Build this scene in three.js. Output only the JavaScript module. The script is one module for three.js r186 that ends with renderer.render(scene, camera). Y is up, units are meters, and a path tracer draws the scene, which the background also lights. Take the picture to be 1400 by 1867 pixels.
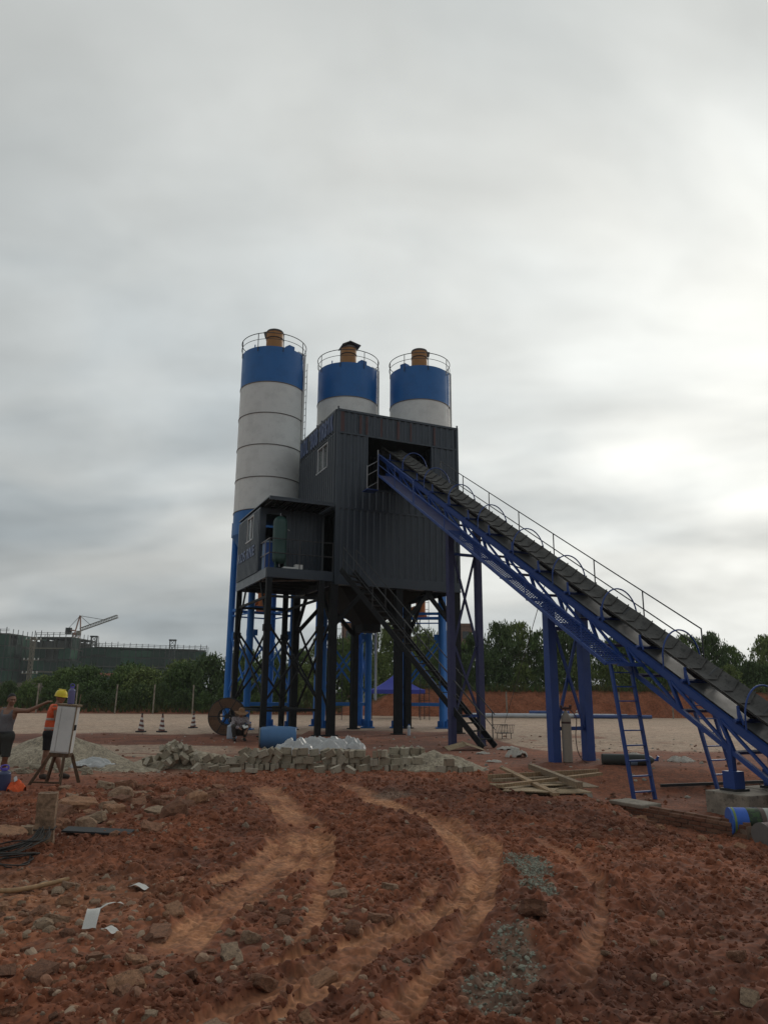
import * as THREE from 'three';
import { mergeGeometries, mergeVertices } from 'three/addons/utils/BufferGeometryUtils.js';
import { ImprovedNoise } from 'three/addons/math/ImprovedNoise.js';
import { FontLoader } from 'three/addons/loaders/FontLoader.js';
import { TextGeometry } from 'three/addons/geometries/TextGeometry.js';
import { RoundedBoxGeometry } from 'three/addons/geometries/RoundedBoxGeometry.js';

// ------------------------------------------------------------------ camera, sky, sun, exposure
const scene = new THREE.Scene();
const camera = new THREE.PerspectiveCamera(69.33, 767 / 1024, 0.1, 3000);
camera.position.set(0, 1.65, 0);
camera.rotation.order = 'YXZ';
camera.rotation.set(THREE.MathUtils.degToRad(13.69), 0, THREE.MathUtils.degToRad(0.4));

const renderer = new THREE.WebGLRenderer({ antialias: true });
renderer.setSize(767, 1024);
renderer.toneMapping = THREE.LinearToneMapping;
renderer.toneMappingExposure = 1.15;
renderer.shadowMap.enabled = true;

const RAD = Math.PI / 180;
const noise = new ImprovedNoise();
const n3 = (x, y, z) => noise.noise(x, y, z);
const fbm = (x, y, z, o = 4) => { let s = 0, a = 0.5, f = 1; for (let i = 0; i < o; i++) { s += a * n3(x * f + 17.3 * i, y * f + 5.1 * i, z * f); a *= 0.5; f *= 2.03; } return s; };
const clamp = (v, a, b) => Math.max(a, Math.min(b, v));
const S = (v, a, b) => { const t = clamp((v - a) / (b - a), 0, 1); return t * t * (3 - 2 * t); };
const mix = (a, b, t) => a + (b - a) * t;
let seed = 12345;
const rnd = () => { seed |= 0; seed = (seed + 0x6D2B79F5) | 0; let t = Math.imul(seed ^ (seed >>> 15), 1 | seed); t = (t + Math.imul(t ^ (t >>> 7), 61 | t)) ^ t; return ((t ^ (t >>> 14)) >>> 0) / 4294967296; };
const rr = (a, b) => a + (b - a) * rnd();
const pick = (a) => a[Math.floor(rnd() * a.length)];

const sunAz = 33 * RAD, sunEl = 21 * RAD;   // right of the view direction, behind thin cloud
const sunDir = new THREE.Vector3(Math.sin(sunAz) * Math.cos(sunEl), Math.sin(sunEl), -Math.cos(sunAz) * Math.cos(sunEl));
{
  const W = 2048, Hh = 1024, data = new Float32Array(W * Hh * 4);
  for (let j = 0; j < Hh; j++) {
    const el = ((j + 0.5) / Hh - 0.5) * Math.PI, sy = Math.sin(el), cy = Math.cos(el);
    for (let i = 0; i < W; i++) {
      const ph = ((i + 0.5) / W - 0.5) * 2 * Math.PI;
      const dx = Math.cos(ph) * cy, dz = Math.sin(ph) * cy;
      const cosA = clamp(dx * sunDir.x + sy * sunDir.y + dz * sunDir.z, -1, 1);
      const ang = Math.acos(cosA) / RAD;
      const up = Math.max(sy, 0), k = 1 / (up + 0.22);
      // cloud sheet: large soft forms, drawn out sideways
      const px = dx * k, pz = dz * k;
      const wx = fbm(px * 0.8 + 3.1, pz * 0.8, 1.7, 3) * 0.9, wz = fbm(px * 0.8 - 7.7, pz * 0.8, 4.2, 3) * 0.9;
      let c1 = fbm(px * 0.62 + wx + 11.2, pz * 0.9 + wz + 2.4, 0.5, 5);
      const c2 = fbm(px * 1.9 + wx * 1.4, pz * 3.3 + wz, 8.5, 5);
      // flatter banks of darker cloud low down
      const az = Math.atan2(dx, -dz), aw = 0.5 * fbm(az * 3, el * 5, 2.1, 3);
      const st = fbm(az * 2.6 + aw + 6.4, el * 9.5 + aw * 1.5, 3.3, 6);
      const low = S(el, 0.5, 0.18) * S(el, -0.02, 0.08);
      const fine = fbm(px * 4.2 + 2 * wx, pz * 5.0 + 2 * wz, 5.5, 5);
      const glow = 0.17 * Math.exp(-Math.pow(ang / 19, 2)) + 0.29 * Math.exp(-Math.pow(ang / 57, 2));
      let v = 0.34 + glow + 0.04 * Math.exp(-Math.pow(ang / 95, 2));
      v *= 1 + 0.46 * c1 + 0.32 * c2 + 0.14 * fine;
      v *= 1 + low * 0.55 * st;
      v *= 1 - 0.12 * S(el, 0.3, 0.02) * (1 - 0.35 * Math.exp(-Math.pow(ang / 40, 2)));
      v *= 1 - 0.14 * S(el, 0.5, 1.1);
      v *= 1 - 0.17 * Math.exp(-Math.pow((az + 0.5 + aw * 0.6) / 0.42, 2) - Math.pow((el - 0.17 - aw * 0.12) / 0.07, 2)) - 0.12 * Math.exp(-Math.pow((az - 0.5 + aw * 0.5) / 0.25, 2) - Math.pow((el - 0.17 + aw * 0.1) / 0.035, 2));   // the two dark cloud banks over the horizon
      if (el < 0) v *= mix(0.25, 1, S(el, -0.12, 0));
      const warm = clamp(glow * 2.0 + 0.08 * S(el, 0.3, 0.8), 0, 1);
      const bl = clamp(0.5 - c1 * 1.6 - 1.3 * low * st, 0, 1) * 0.075 * (1 - 0.7 * warm);
      const o = (j * W + i) * 4;
      data[o] = v * (0.955 + 0.07 * warm - bl); data[o + 1] = v * (1.0 + 0.012 * warm); data[o + 2] = v * (0.995 - 0.055 * warm + bl); data[o + 3] = 1;
    }
  }
  const tex = new THREE.DataTexture(data, W, Hh, THREE.RGBAFormat, THREE.FloatType);
  tex.mapping = THREE.EquirectangularReflectionMapping; tex.magFilter = THREE.LinearFilter; tex.minFilter = THREE.LinearFilter; tex.needsUpdate = true;
  scene.background = tex; scene.environment = tex;
}
const sun = new THREE.DirectionalLight(new THREE.Color(1.0, 0.93, 0.83), 0.55);
sun.position.copy(sunDir).multiplyScalar(120); sun.castShadow = true; sun.shadow.radius = 26;
sun.shadow.mapSize.set(2048, 2048);
Object.assign(sun.shadow.camera, { left: -50, right: 50, top: 50, bottom: -50, near: 1, far: 300 });
scene.add(sun, sun.target);
scene.fog = new THREE.FogExp2(0xb9bcbb, 0.00035);

// ------------------------------------------------------------------ helpers
const V = (X, Y, D) => new THREE.Vector3(X, Y, -D);
const v3 = (x, y, z) => new THREE.Vector3(x, y, z);
const names = {};
const numbered = (n) => { names[n] = (names[n] ?? -1) + 1; return names[n] ? `${n}_${String(names[n]).padStart(3, '0')}` : n; };
function tag(o, label, category, group) { o.userData.label = label; o.userData.category = category; if (group) o.userData.group = group; return o; }
function thing(name, label, category, pos = [0, 0, 0], turn = 0, group) {
  const o = new THREE.Group(); o.name = numbered(name); o.position.set(...pos); o.rotation.y = turn; scene.add(o); return tag(o, label, category, group);
}
function metreUV(g) {
  const p = g.attributes.position, n = g.attributes.normal, uv = new Float32Array(p.count * 2);
  for (let i = 0; i < p.count; i++) {
    const ax = Math.abs(n.getX(i)), ay = Math.abs(n.getY(i)), az = Math.abs(n.getZ(i));
    let u, w;
    if (ay > ax && ay > az) { u = p.getX(i); w = p.getZ(i); } else if (ax > az) { u = p.getZ(i); w = p.getY(i); } else { u = p.getX(i); w = p.getY(i); }
    uv[i * 2] = u; uv[i * 2 + 1] = w;
  }
  g.setAttribute('uv', new THREE.BufferAttribute(uv, 2));
  return g;
}
function merge(list) {
  const a = list.flat(9).map((g) => { const q = g.index ? g.toNonIndexed() : g; for (const k of Object.keys(q.attributes)) if (!['position', 'normal', 'uv'].includes(k)) q.deleteAttribute(k); if (!q.attributes.uv) q.setAttribute('uv', new THREE.BufferAttribute(new Float32Array(q.attributes.position.count * 2), 2)); return q; });
  return a.length === 1 ? a[0] : mergeGeometries(a);
}
function mesh(name, geos, mat, parent, keepUV) {
  const g = merge([geos]); if (!keepUV) metreUV(g);
  const m = new THREE.Mesh(g, mat); m.name = parent ? name : numbered(name); (parent || scene).add(m); return m;
}
const struct = (name, geos, mat, keepUV) => { const m = mesh(name, geos, mat, null, keepUV); m.userData.kind = 'structure'; return m; };
function box(w, h, d, x = 0, y = 0, z = 0, rx = 0, ry = 0, rz = 0) { const g = new THREE.BoxGeometry(w, h, d); if (rx || ry || rz) g.applyMatrix4(new THREE.Matrix4().makeRotationFromEuler(new THREE.Euler(rx, ry, rz, 'YXZ'))); g.translate(x, y, z); return g; }
function rbox(w, h, d, r, x = 0, y = 0, z = 0, rx = 0, ry = 0, rz = 0) { const g = new RoundedBoxGeometry(w, h, d, 1, r); if (rx || ry || rz) g.applyMatrix4(new THREE.Matrix4().makeRotationFromEuler(new THREE.Euler(rx, ry, rz, 'YXZ'))); g.translate(x, y, z); return g; }
// box spanning x0..x1, y0..y1, z0..z1
const span = (x0, x1, y0, y1, z0, z1) => box(Math.abs(x1 - x0), Math.abs(y1 - y0), Math.abs(z1 - z0), (x0 + x1) / 2, (y0 + y1) / 2, (z0 + z1) / 2);
// bar from p to q, w wide (sideways), h high (towards up)
function bar(p, q, w, h, up = v3(0, 1, 0)) {
  const d = q.clone().sub(p), L = d.length(), z = d.clone().normalize(); let u = up;
  if (Math.abs(z.dot(u)) > 0.98) u = v3(0, 0, 1);
  const x = u.clone().cross(z).normalize(), y = z.clone().cross(x);
  const g = new THREE.BoxGeometry(w, h, L);
  g.applyMatrix4(new THREE.Matrix4().makeBasis(x, y, z).setPosition(p.clone().add(q).multiplyScalar(0.5)));
  return g;
}
function rod(p, q, r, seg = 6, r2 = r) {
  const d = q.clone().sub(p), L = d.length(); const g = new THREE.CylinderGeometry(r2, r, L, seg);
  g.applyQuaternion(new THREE.Quaternion().setFromUnitVectors(v3(0, 1, 0), d.normalize())); const c = p.clone().add(q).multiplyScalar(0.5); g.translate(c.x, c.y, c.z); return g;
}
const pipe = (pts, r, n = 24, seg = 6, closed = false) => new THREE.TubeGeometry(new THREE.CatmullRomCurve3(pts, closed), n, r, seg, closed);
const cylY = (r, h, x, y, z, seg = 20, r2 = r) => { const g = new THREE.CylinderGeometry(r2, r, h, seg); g.translate(x, y, z); return g; };
const lathe = (pts, seg = 24) => new THREE.LatheGeometry(pts.map(([r, y]) => new THREE.Vector2(r, y)), seg);

// ------------------------------------------------------------------ textures and materials
function tileNoise(sz, cells, sd) { // periodic value noise
  const g = new Float32Array(cells * cells); let s = sd * 7919 + 13; for (let i = 0; i < g.length; i++) { s = (Math.imul(s, 1664525) + 1013904223) | 0; g[i] = (s >>> 8) / 16777216; }
  const out = new Float32Array(sz * sz);
  for (let j = 0; j < sz; j++) for (let i = 0; i < sz; i++) {
    const x = i / sz * cells, y = j / sz * cells, x0 = Math.floor(x), y0 = Math.floor(y), fx = x - x0, fy = y - y0, sx = fx * fx * (3 - 2 * fx), sy = fy * fy * (3 - 2 * fy);
    const a = g[(y0 % cells) * cells + x0 % cells], b = g[(y0 % cells) * cells + (x0 + 1) % cells], c = g[((y0 + 1) % cells) * cells + x0 % cells], d = g[((y0 + 1) % cells) * cells + (x0 + 1) % cells];
    out[j * sz + i] = mix(mix(a, b, sx), mix(c, d, sx), sy);
  }
  return out;
}
function tileFbm(sz, cells, oct, sd) { const o = new Float32Array(sz * sz); let a = 0.5, t = 0; for (let k = 0; k < oct; k++) { const n = tileNoise(sz, cells << k, sd + k * 31); for (let i = 0; i < o.length; i++) o[i] += n[i] * a; t += a; a *= 0.55; } for (let i = 0; i < o.length; i++) o[i] /= t; return o; }
function tex(sz, fn, metres, srgb = true) {
  const d = new Uint8Array(sz * sz * 4);
  for (let i = 0; i < sz * sz; i++) { const c = fn(i % sz, (i / sz) | 0, i); d[i * 4] = clamp(c[0] * 255, 0, 255); d[i * 4 + 1] = clamp(c[1] * 255, 0, 255); d[i * 4 + 2] = clamp(c[2] * 255, 0, 255); d[i * 4 + 3] = 255; }
  const t = new THREE.DataTexture(d, sz, sz); t.wrapS = t.wrapT = THREE.RepeatWrapping; t.magFilter = THREE.LinearFilter; t.minFilter = THREE.LinearMipmapLinearFilter; t.generateMipmaps = true;
  if (srgb) t.colorSpace = THREE.SRGBColorSpace; t.repeat.set(1 / metres, 1 / metres); t.needsUpdate = true; return t;
}
const fA = tileFbm(512, 6, 6, 1), fB = tileFbm(512, 16, 5, 2), fC = tileFbm(512, 64, 3, 3);
const g3 = (v) => [v, v, v];
// paint: dust film blotches, fine specks
const paintMap = tex(512, (x, y, i) => g3(0.985 - 0.045 * S(fA[i], 0.42, 0.75) - 0.03 * S(fB[i], 0.6, 0.8) - 0.03 * fC[i]), 2.3);
const paintRough = tex(512, (x, y, i) => g3(0.45 + 0.35 * fA[i] + 0.15 * fC[i]), 1.7, false);
const sA = tileFbm(1024, 24, 5, 11), sB = tileFbm(1024, 96, 3, 12), sC = tileFbm(1024, 7, 3, 13);
const soilMap = tex(1024, (x, y, i) => { const v = 0.87 + 0.12 * (sC[i] - 0.5) + 0.36 * (sA[i] - 0.5) + 0.5 * (sB[i] - 0.5); return [v * 1.0, v * 0.975, v * 0.955]; }, 2.7);
const soilBump = tex(512, (x, y, i) => g3(0.4 * fA[i] + 0.35 * fB[i] + 0.25 * fC[i]), 0.7, false);
const concMap = tex(512, (x, y, i) => { const v = 0.86 - 0.35 * (fA[i] - 0.5) - 0.25 * S(fB[i], 0.58, 0.8) + 0.16 * (fC[i] - 0.5); return [v, v * 0.985, v * 0.96]; }, 1.1);
const woodMap = tex(512, (x, y, i) => { const g = fB[(y * 512 + ((x * 1) >> 4) % 512) % (512 * 512)]; const s = Math.sin((x * 0.09 + 9 * fA[i]) * 2) * 0.07 + (g - 0.5) * 0.35; const v = 0.84 + s + 0.2 * (fC[i] - 0.5); return [v, v * 0.96, v * 0.9]; }, 0.8);
const clothMap = tex(256, (x, y, i) => g3(0.9 + 0.05 * ((x + y) % 2) + 0.14 * (fB[(y * 2) * 512 + x * 2] - 0.5)), 0.3);

function std(hexOrRGB, o = {}) { const c = Array.isArray(hexOrRGB) ? new THREE.Color().setRGB(...hexOrRGB) : new THREE.Color(hexOrRGB); return new THREE.MeshStandardMaterial({ color: c, roughness: 0.7, ...o }); }
const paint = (rgb, rough = 0.85, o = {}) => std(rgb, { roughness: rough, map: paintMap, roughnessMap: paintRough, bumpMap: soilBump, bumpScale: 0.0006, ...o });
const M = {
  towerSteel: paint([0.036, 0.048, 0.066], 0.5), legBlack: new THREE.MeshPhysicalMaterial({ color: new THREE.Color().setRGB(0.012, 0.0135, 0.016), roughness: 0.7, specularIntensity: 0.45, map: paintMap }), primer: paint([0.085, 0.042, 0.042], 0.95),
  siloBlue: paint([0.013, 0.145, 0.44], 0.7), siloWhite: paint([0.78, 0.785, 0.76], 0.75), flange: paint([0.16, 0.15, 0.14], 0.9), legBlue: paint([0.016, 0.18, 0.58], 0.72),
  amber: paint([0.42, 0.19, 0.055], 0.85), orangeValve: paint([0.58, 0.17, 0.035], 0.8), rail: paint([0.045, 0.047, 0.05], 0.85),
  convBlue: paint([0.016, 0.058, 0.25], 0.72), convMix: paint([0.04, 0.045, 0.125], 0.85), rubber: std([0.088, 0.087, 0.085], { roughness: 0.82, map: concMap, bumpMap: soilBump, bumpScale: 0.002 }), beltPlate: paint([0.16, 0.165, 0.17], 0.7),
  zinc: paint([0.32, 0.33, 0.34], 0.7, { metalness: 0.2 }), tankGreen: paint([0.025, 0.075, 0.065], 0.7), cabinetBlue: paint([0.03, 0.11, 0.42], 0.7), cabinetPale: paint([0.28, 0.40, 0.55], 0.75),
  white: paint([0.68, 0.68, 0.65], 0.75), windowFrame: paint([0.55, 0.56, 0.57], 0.7), glass: new THREE.MeshPhysicalMaterial({ color: 0xe6ebec, roughness: 0.06, transmission: 1, thickness: 0, ior: 1.45 }),
  curtain: std([0.2, 0.205, 0.21], { roughness: 0.9, map: clothMap }), lettering: paint([0.11, 0.155, 0.29], 0.65),
  concrete: std([0.36, 0.32, 0.27], { roughness: 0.95, map: concMap, bumpMap: soilBump, bumpScale: 0.006 }),
  mudConcrete: std([0.30, 0.22, 0.17], { roughness: 0.95, map: concMap, bumpMap: soilBump, bumpScale: 0.008 }),
  wood: std([0.42, 0.30, 0.19], { roughness: 0.85, map: woodMap, bumpMap: woodMap, bumpScale: 0.002 }), woodGrey: std([0.33, 0.26, 0.19], { roughness: 0.9, map: woodMap, bumpMap: woodMap, bumpScale: 0.002 }), woodDark: std([0.13, 0.08, 0.05], { roughness: 0.9, map: woodMap }),
  ply: std([0.50, 0.40, 0.28], { roughness: 0.9, map: woodMap }), sand: std([0.45, 0.395, 0.30], { roughness: 1, map: soilMap, bumpMap: soilBump, bumpScale: 0.02 }),
  black: std([0.02, 0.02, 0.022], { roughness: 0.7, map: paintMap }), cable: std([0.05, 0.045, 0.042], { roughness: 0.8, map: concMap }),
};
const brickMats = [[0.47, 0.42, 0.33], [0.42, 0.375, 0.29], [0.51, 0.46, 0.375], [0.37, 0.31, 0.235]].map((c) => std(c, { roughness: 1, map: concMap, bumpMap: soilBump, bumpScale: 0.006 }));
const stoneMats = [[0.45, 0.24, 0.14], [0.36, 0.18, 0.11], [0.42, 0.27, 0.18], [0.27, 0.13, 0.08], [0.46, 0.33, 0.23]].map((c) => std(c, { roughness: 1, map: concMap, bumpMap: soilBump, bumpScale: 0.012 }));

// ------------------------------------------------------------------ ground
const bumpG = (X, D, x, d, rx, rd, k) => k * Math.exp(-(((X - x) / rx) ** 2) - (((D - d) / rd) ** 2));
function baseH(X, D) {
  let h = -0.45 * S(X, 3.2, 4.6) * S(D, 18.5, 16) * S(D, 7.5, 11);
  h += 0.1 * S(D, 23, 27.5) * S(D, 60, 45);
  h += bumpG(X, D, -4, 11, 1.6, 1.8, 0.14) + bumpG(X, D, 0.15, 9.4, 0.55, 1.1, 0.16) + bumpG(X, D, -2.2, 10.2, 0.9, 2.2, 0.12) + bumpG(X, D, 1.15, 5.9, 0.35, 0.8, 0.13) + bumpG(X, D, 1.7, 11.6, 0.8, 1.2, 0.08);
  return h;
}
const TR = [
  { w: 0.3, d: 0.045, tread: 0.7, p: [[-2.15, 14.2], [-1.9, 13.0], [-1.5, 11.6], [-1.2, 10.6], [-0.98, 9.6], [-0.86, 8.6], [-0.92, 7.7], [-1.08, 7.0], [-1.28, 6.2], [-1.36, 5.6], [-1.3, 5.1]] },
  { w: 0.15, d: 0.035, tread: 1, p: [[-0.82, 9.6], [-0.64, 8.8], [-0.56, 8.0], [-0.53, 7.2], [-0.5, 6.5], [-0.5, 5.9], [-0.62, 5.2]] },
  { w: 0.23, d: 0.045, tread: 0.8, p: [[-0.75, 14.8], [-0.2, 12.9], [0.2, 11.5], [0.52, 10.6], [0.75, 9.7], [0.88, 8.7], [0.9, 7.8], [0.76, 7.0], [0.55, 6.4], [0.25, 5.9], [-0.05, 5.5], [-0.4, 5.0], [-0.75, 4.5], [-1.0, 4.0]] },
  { w: 0.18, d: 0.04, tread: 0.9, p: [[0.62, 10.6], [1.0, 9.6], [1.12, 8.7], [1.02, 7.6], [0.86, 6.8], [0.68, 6.0], [0.46, 5.3], [0.16, 4.6], [-0.1, 4.0], [-0.3, 3.5]] },
  { w: 0.11, d: 0.035, c: 0.5, tread: 0.6, p: [[1.7, 9.6], [1.92, 8.6], [1.97, 7.8], [1.87, 6.9], [1.6, 6.0], [1.28, 5.1], [1.0, 4.4]] },
  { w: 0.1, d: 0.04, tread: 1, p: [[0.55, 7.6], [0.42, 6.9], [0.2, 6.2], [-0.1, 5.7], [-0.45, 5.3], [-0.9, 4.8]] },
  { w: 0.09, d: 0.03, tread: 1, p: [[0.62, 6.7], [0.36, 6.1], [0.1, 5.55], [-0.18, 5.0], [-0.45, 4.5], [-0.75, 3.9]] },
  { w: 0.12, d: 0.035, tread: 0.8, p: [[-1.25, 9.4], [-1.18, 8.6], [-1.28, 7.6], [-1.6, 6.8]] },
];
for (const t of TR) { const c = new THREE.CatmullRomCurve3(t.p.map(([x, d]) => v3(x, 0, d))); t.pts = c.getSpacedPoints(90); let s = 0; t.s = t.pts.map((p, i) => (s += i ? p.distanceTo(t.pts[i - 1]) : 0)); t.len = s; t.x0 = Math.min(...t.pts.map((p) => p.x)) - 0.8; t.x1 = Math.max(...t.pts.map((p) => p.x)) + 0.8; t.d0 = Math.min(...t.pts.map((p) => p.z)) - 0.8; t.d1 = Math.max(...t.pts.map((p) => p.z)) + 0.8; }
function trackAt(X, D) { // pressed-in depth, smoothness
  let h = 0, sm = 0, co = 0;
  if (D > 16 || D < 3) return [0, 0, 0];
  for (const t of TR) {
    const w = t.w * mix(0.62, 1, S(D, 6.6, 9.2));
    if (X < t.x0 || X > t.x1 || D < t.d0 || D > t.d1) continue;
    let best = 1e9, bs = 0, sd = 0;
    for (let i = 0; i < t.pts.length - 1; i++) {
      const a = t.pts[i], b = t.pts[i + 1], ex = b.x - a.x, ez = b.z - a.z, L2 = ex * ex + ez * ez;
      const k = clamp(((X - a.x) * ex + (D - a.z) * ez) / L2, 0, 1), qx = a.x + ex * k - X, qz = a.z + ez * k - D, q = qx * qx + qz * qz;
      if (q < best) { best = q; bs = t.s[i] + k * Math.sqrt(L2); sd = Math.sign(ex * qz - ez * qx); }
    }
    const dist = Math.sqrt(best) + 0.06 * n3(X * 1.9, D * 1.9, 9.2) + 0.012 * n3(X * 11, D * 11, 2.2), ends = S(bs, 0, 0.6) * S(bs, t.len, t.len - 0.6) * (0.72 + 0.5 * n3(bs * 0.8, t.w * 40, 3.3));
    const lat = sd * Math.sqrt(best), lane = S(Math.sin(lat * 2 * Math.PI / 0.19 + 2.5 * n3(bs * 0.7, t.w * 31, 1.5) + t.w * 20), -0.75, 0.1), patch = S(n3(X * 2.3, D * 1.5, 21) + 0.5 * n3(X * 6, D * 5, 22), -0.55, 0.05);
    const inn = S(dist, w * 1.1, w * 0.82) * ends;
    const berm = Math.exp(-(((dist - w * 1.45) / (w * 0.33 + 0.04)) ** 2)) * ends;
    h += -t.d * inn + t.d * 0.55 * berm * (0.6 + 0.9 * Math.abs(n3(X * 4, D * 4, 4.4)));
    h += inn * (0.35 + 0.65 * t.tread) * 0.021 * S(Math.sin(bs * 2 * Math.PI / 0.088 + Math.abs(lat) * 26), -0.2, 0.5) * S(n3(X * 1.4, D * 1.4, 5), -0.35, 0.05) + inn * 0.004 * Math.sin(dist * 2 * Math.PI / 0.085) * S(n3(X * 1.1, D * 1.1, 15), -0.2, 0.2);
    h -= inn * 0.014 * (lane - 0.6);
    sm = Math.max(sm, inn * mix(0.72, 1, patch)); co = Math.max(co, (t.c ?? 1) * inn * mix(0.6, 1, S(n3(lat * 9 + t.w * 50, bs * 0.7, 6.6), -0.35, 0.1)) * mix(0.4, 1, patch));
  }
  return [h, sm, co];
}
function roughAt(X, D) { // how churned the soil is
  let r = S(D, 19, 15.5);
  r *= 0.75 + 0.6 * fbm(X * 0.5, D * 0.5, 2.2, 3);
  r *= 1 - 0.75 * Math.exp(-(((X + 3.3) / 1.3) ** 2) - (((D - 6.4) / 0.9) ** 2));   // trodden patch by the pole
  r *= 1 - 0.75 * S(X, 2.0, 2.6) * S(D, 12.2, 13.4);
  r *= 1 - 0.7 * S(X, -3.6, -4.8) * S(D, 13, 14.2);
  return clamp(r, 0.08, 1.1);
}
const h2 = (i, j, k) => { let h = Math.imul(i, 374761393) ^ Math.imul(j, 668265263) ^ Math.imul(k, 1274126177); h = Math.imul(h ^ (h >>> 13), 1274126177); return ((h ^ (h >>> 16)) >>> 0) / 4294967296; };
function lumps(X, D, cell, keep, k) { // angular lumps of broken soil, one per kept cell
  const u = X / cell + 0.5 * n3(X / cell * 0.9, D / cell * 0.9, k), v = D / cell + 0.5 * n3(X / cell * 0.9 + 31, D / cell * 0.9, k), i0 = Math.floor(u), j0 = Math.floor(v); let best = 0;
  for (let j = j0 - 1; j <= j0 + 1; j++) for (let i = i0 - 1; i <= i0 + 1; i++) { const r = h2(i, j, k); if (r > keep) continue; const dx = u - i - 0.2 - 0.6 * h2(i, j, k + 7), dy = v - j - 0.2 - 0.6 * h2(i, j, k + 13), a = h2(i, j, k + 19) * 3.14, ca = Math.cos(a), sa = Math.sin(a), p = Math.abs(dx * ca + dy * sa), q = Math.abs(-dx * sa + dy * ca) * (1 + 0.7 * h2(i, j, k + 3)), rad = 0.3 + 0.45 * h2(i, j, k + 23); const e = 1 - Math.max(p, q, 0.72 * (p + q)) / rad; if (e > 0) best = Math.max(best, Math.min(1, e * 1.9) * rad * (0.75 + 0.5 * (dx * (h2(i, j, k + 29) - 0.5)))); }
  return best * cell;
}
function groundInfo(X, D) {
  const [th, sm, co] = trackAt(X, D), rough = roughAt(X, D) * (1 - 0.93 * sm);
  let h = baseH(X, D) + th;
  h += 0.05 * fbm(X * 0.35 + 8, D * 0.35, 0.3, 3) * S(D, 60, 30);
  if (D < 24 && D > 0 && Math.abs(X) < 14) {
    const b1 = 1 - Math.abs(n3(X * 2.3, D * 2.3, 1.1)) * 1.9, b2 = Math.abs(n3(X * 6.1 + 4, D * 6.1, 2.7)), b3 = n3(X * 15, D * 15, 6.1), b4 = n3(X * 34, D * 34, 3.1);
    h += rough * (0.045 * b1 + 0.05 * b2 + 0.016 * b3 + 0.007 * b4 - 0.035);
    if (D < 18.5 && rough > 0.12) { const den = clamp(0.42 + 1.2 * fbm(X * 0.9, D * 0.9, 12, 3), 0.08, 0.85); h += Math.min(1, rough * 1.3) * (0.5 * lumps(X, D, 0.2, den * 0.45, 1) + 0.75 * lumps(X, D, 0.085, den, 2)); }
    h += (1 - rough) * (0.008 * n3(X * 2.1, D * 2.1, 7) + 0.003 * b3 + 0.002 * b4);
  }
  return { h, sm, co, rough };
}
const gH = (X, D) => groundInfo(X, D).h;
function gravelAt(X, D) {
  const w = 0.35 * fbm(X * 1.7, D * 1.7, 6.6, 4);
  const e = (x, d, rx, rd) => 1 - Math.hypot((X - x) / rx, (D - d) / rd);
  return S(Math.max(e(1.42, 7.85, 0.3, 0.75), e(1.35, 6.9, 0.18, 0.6), e(0.85, 5.25, 0.2, 0.8) - 0.12, e(0.62, 4.65, 0.25, 0.45) - 0.05, e(0.2, 13.0, 0.55, 0.8) - 0.1) + w, 0.05, 0.55);
}
const cl = (r, g, b) => [r, g, b];
const mix3 = (a, b, t) => [mix(a[0], b[0], t), mix(a[1], b[1], t), mix(a[2], b[2], t)];
const SOIL = { dark: cl(0.155, 0.053, 0.028), red: cl(0.35, 0.12, 0.056), orange: cl(0.58, 0.285, 0.145), pale: cl(0.64, 0.48, 0.355), grey: cl(0.50, 0.39, 0.29), gravel: cl(0.25, 0.24, 0.19), grass: cl(0.08, 0.10, 0.03) };
function soilColour(X, D, info) {
  const w1 = fbm(X * 0.32, D * 0.32, 3.1, 4), w2 = fbm(X * 1.6, D * 1.6, 7.1, 4), w3 = fbm(X * 0.13, D * 0.13, 1.4, 3);
  let c = mix3(SOIL.dark, SOIL.red, clamp(0.42 + 1.1 * w1 + 0.8 * w2, 0, 1));
  if (D < 24) {
    c = mix3(c, SOIL.orange, clamp((info.co ?? 0) * (0.95 + 0.8 * w2), 0, 1));
    c = mix3(c, SOIL.orange, 0.5 * Math.exp(-(((X + 3.3) / 1.4) ** 2) - (((D - 6.4) / 0.9) ** 2)));
    c = mix3(c, SOIL.gravel, gravelAt(X, D) * 0.4);
    c = mix3(c, SOIL.red, 0.6 * S(D, 12.5, 16) * clamp(0.7 + w1, 0, 1));
    c = mix3(c, SOIL.grey, S(X, -3.5, -5.2) * S(D, 14.8, 16.5) * clamp(0.45 + 1.7 * w2, 0, 1) * 0.8);
  }
  // bare pale yard behind the plant
  const wob = 2.2 * w1 + 1.2 * w2;
  let lot = 0;
  if (X < -3) lot = S(D + wob, 28.2, 29.4) + 0.85 * S(D + wob, 20.3, 21.2) * S(D + wob, 24.2, 23.4) * S(X, -3, -5.5);
  else lot = S(D + wob * 0.8, mix(31, 22.6, S(X, 2.5, 5)), mix(33, 23.6, S(X, 2.5, 5)));
  lot *= S(D, 56, 54) ;
  lot *= 1 - 0.8 * S(w1 + 0.3 * w2 - 0.22 * Math.hypot((X - 5.6) / 4.6, (D - 27.5) / 1.6), -0.12, 0.08) * (X > 2 ? 1 : 0);
  lot = clamp(lot, 0, 1);
  const paleC = mix3(SOIL.pale, SOIL.grey, clamp(0.35 + 1.2 * w3 + 0.9 * w2, 0, 1));
  c = mix3(c, paleC, lot * clamp(0.92 + 0.6 * w2, 0.3, 1));
  if (D > 55) c = mix3(c, SOIL.grass, S(D + 3 * w1, 58, 61));
  return c;
}
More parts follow.
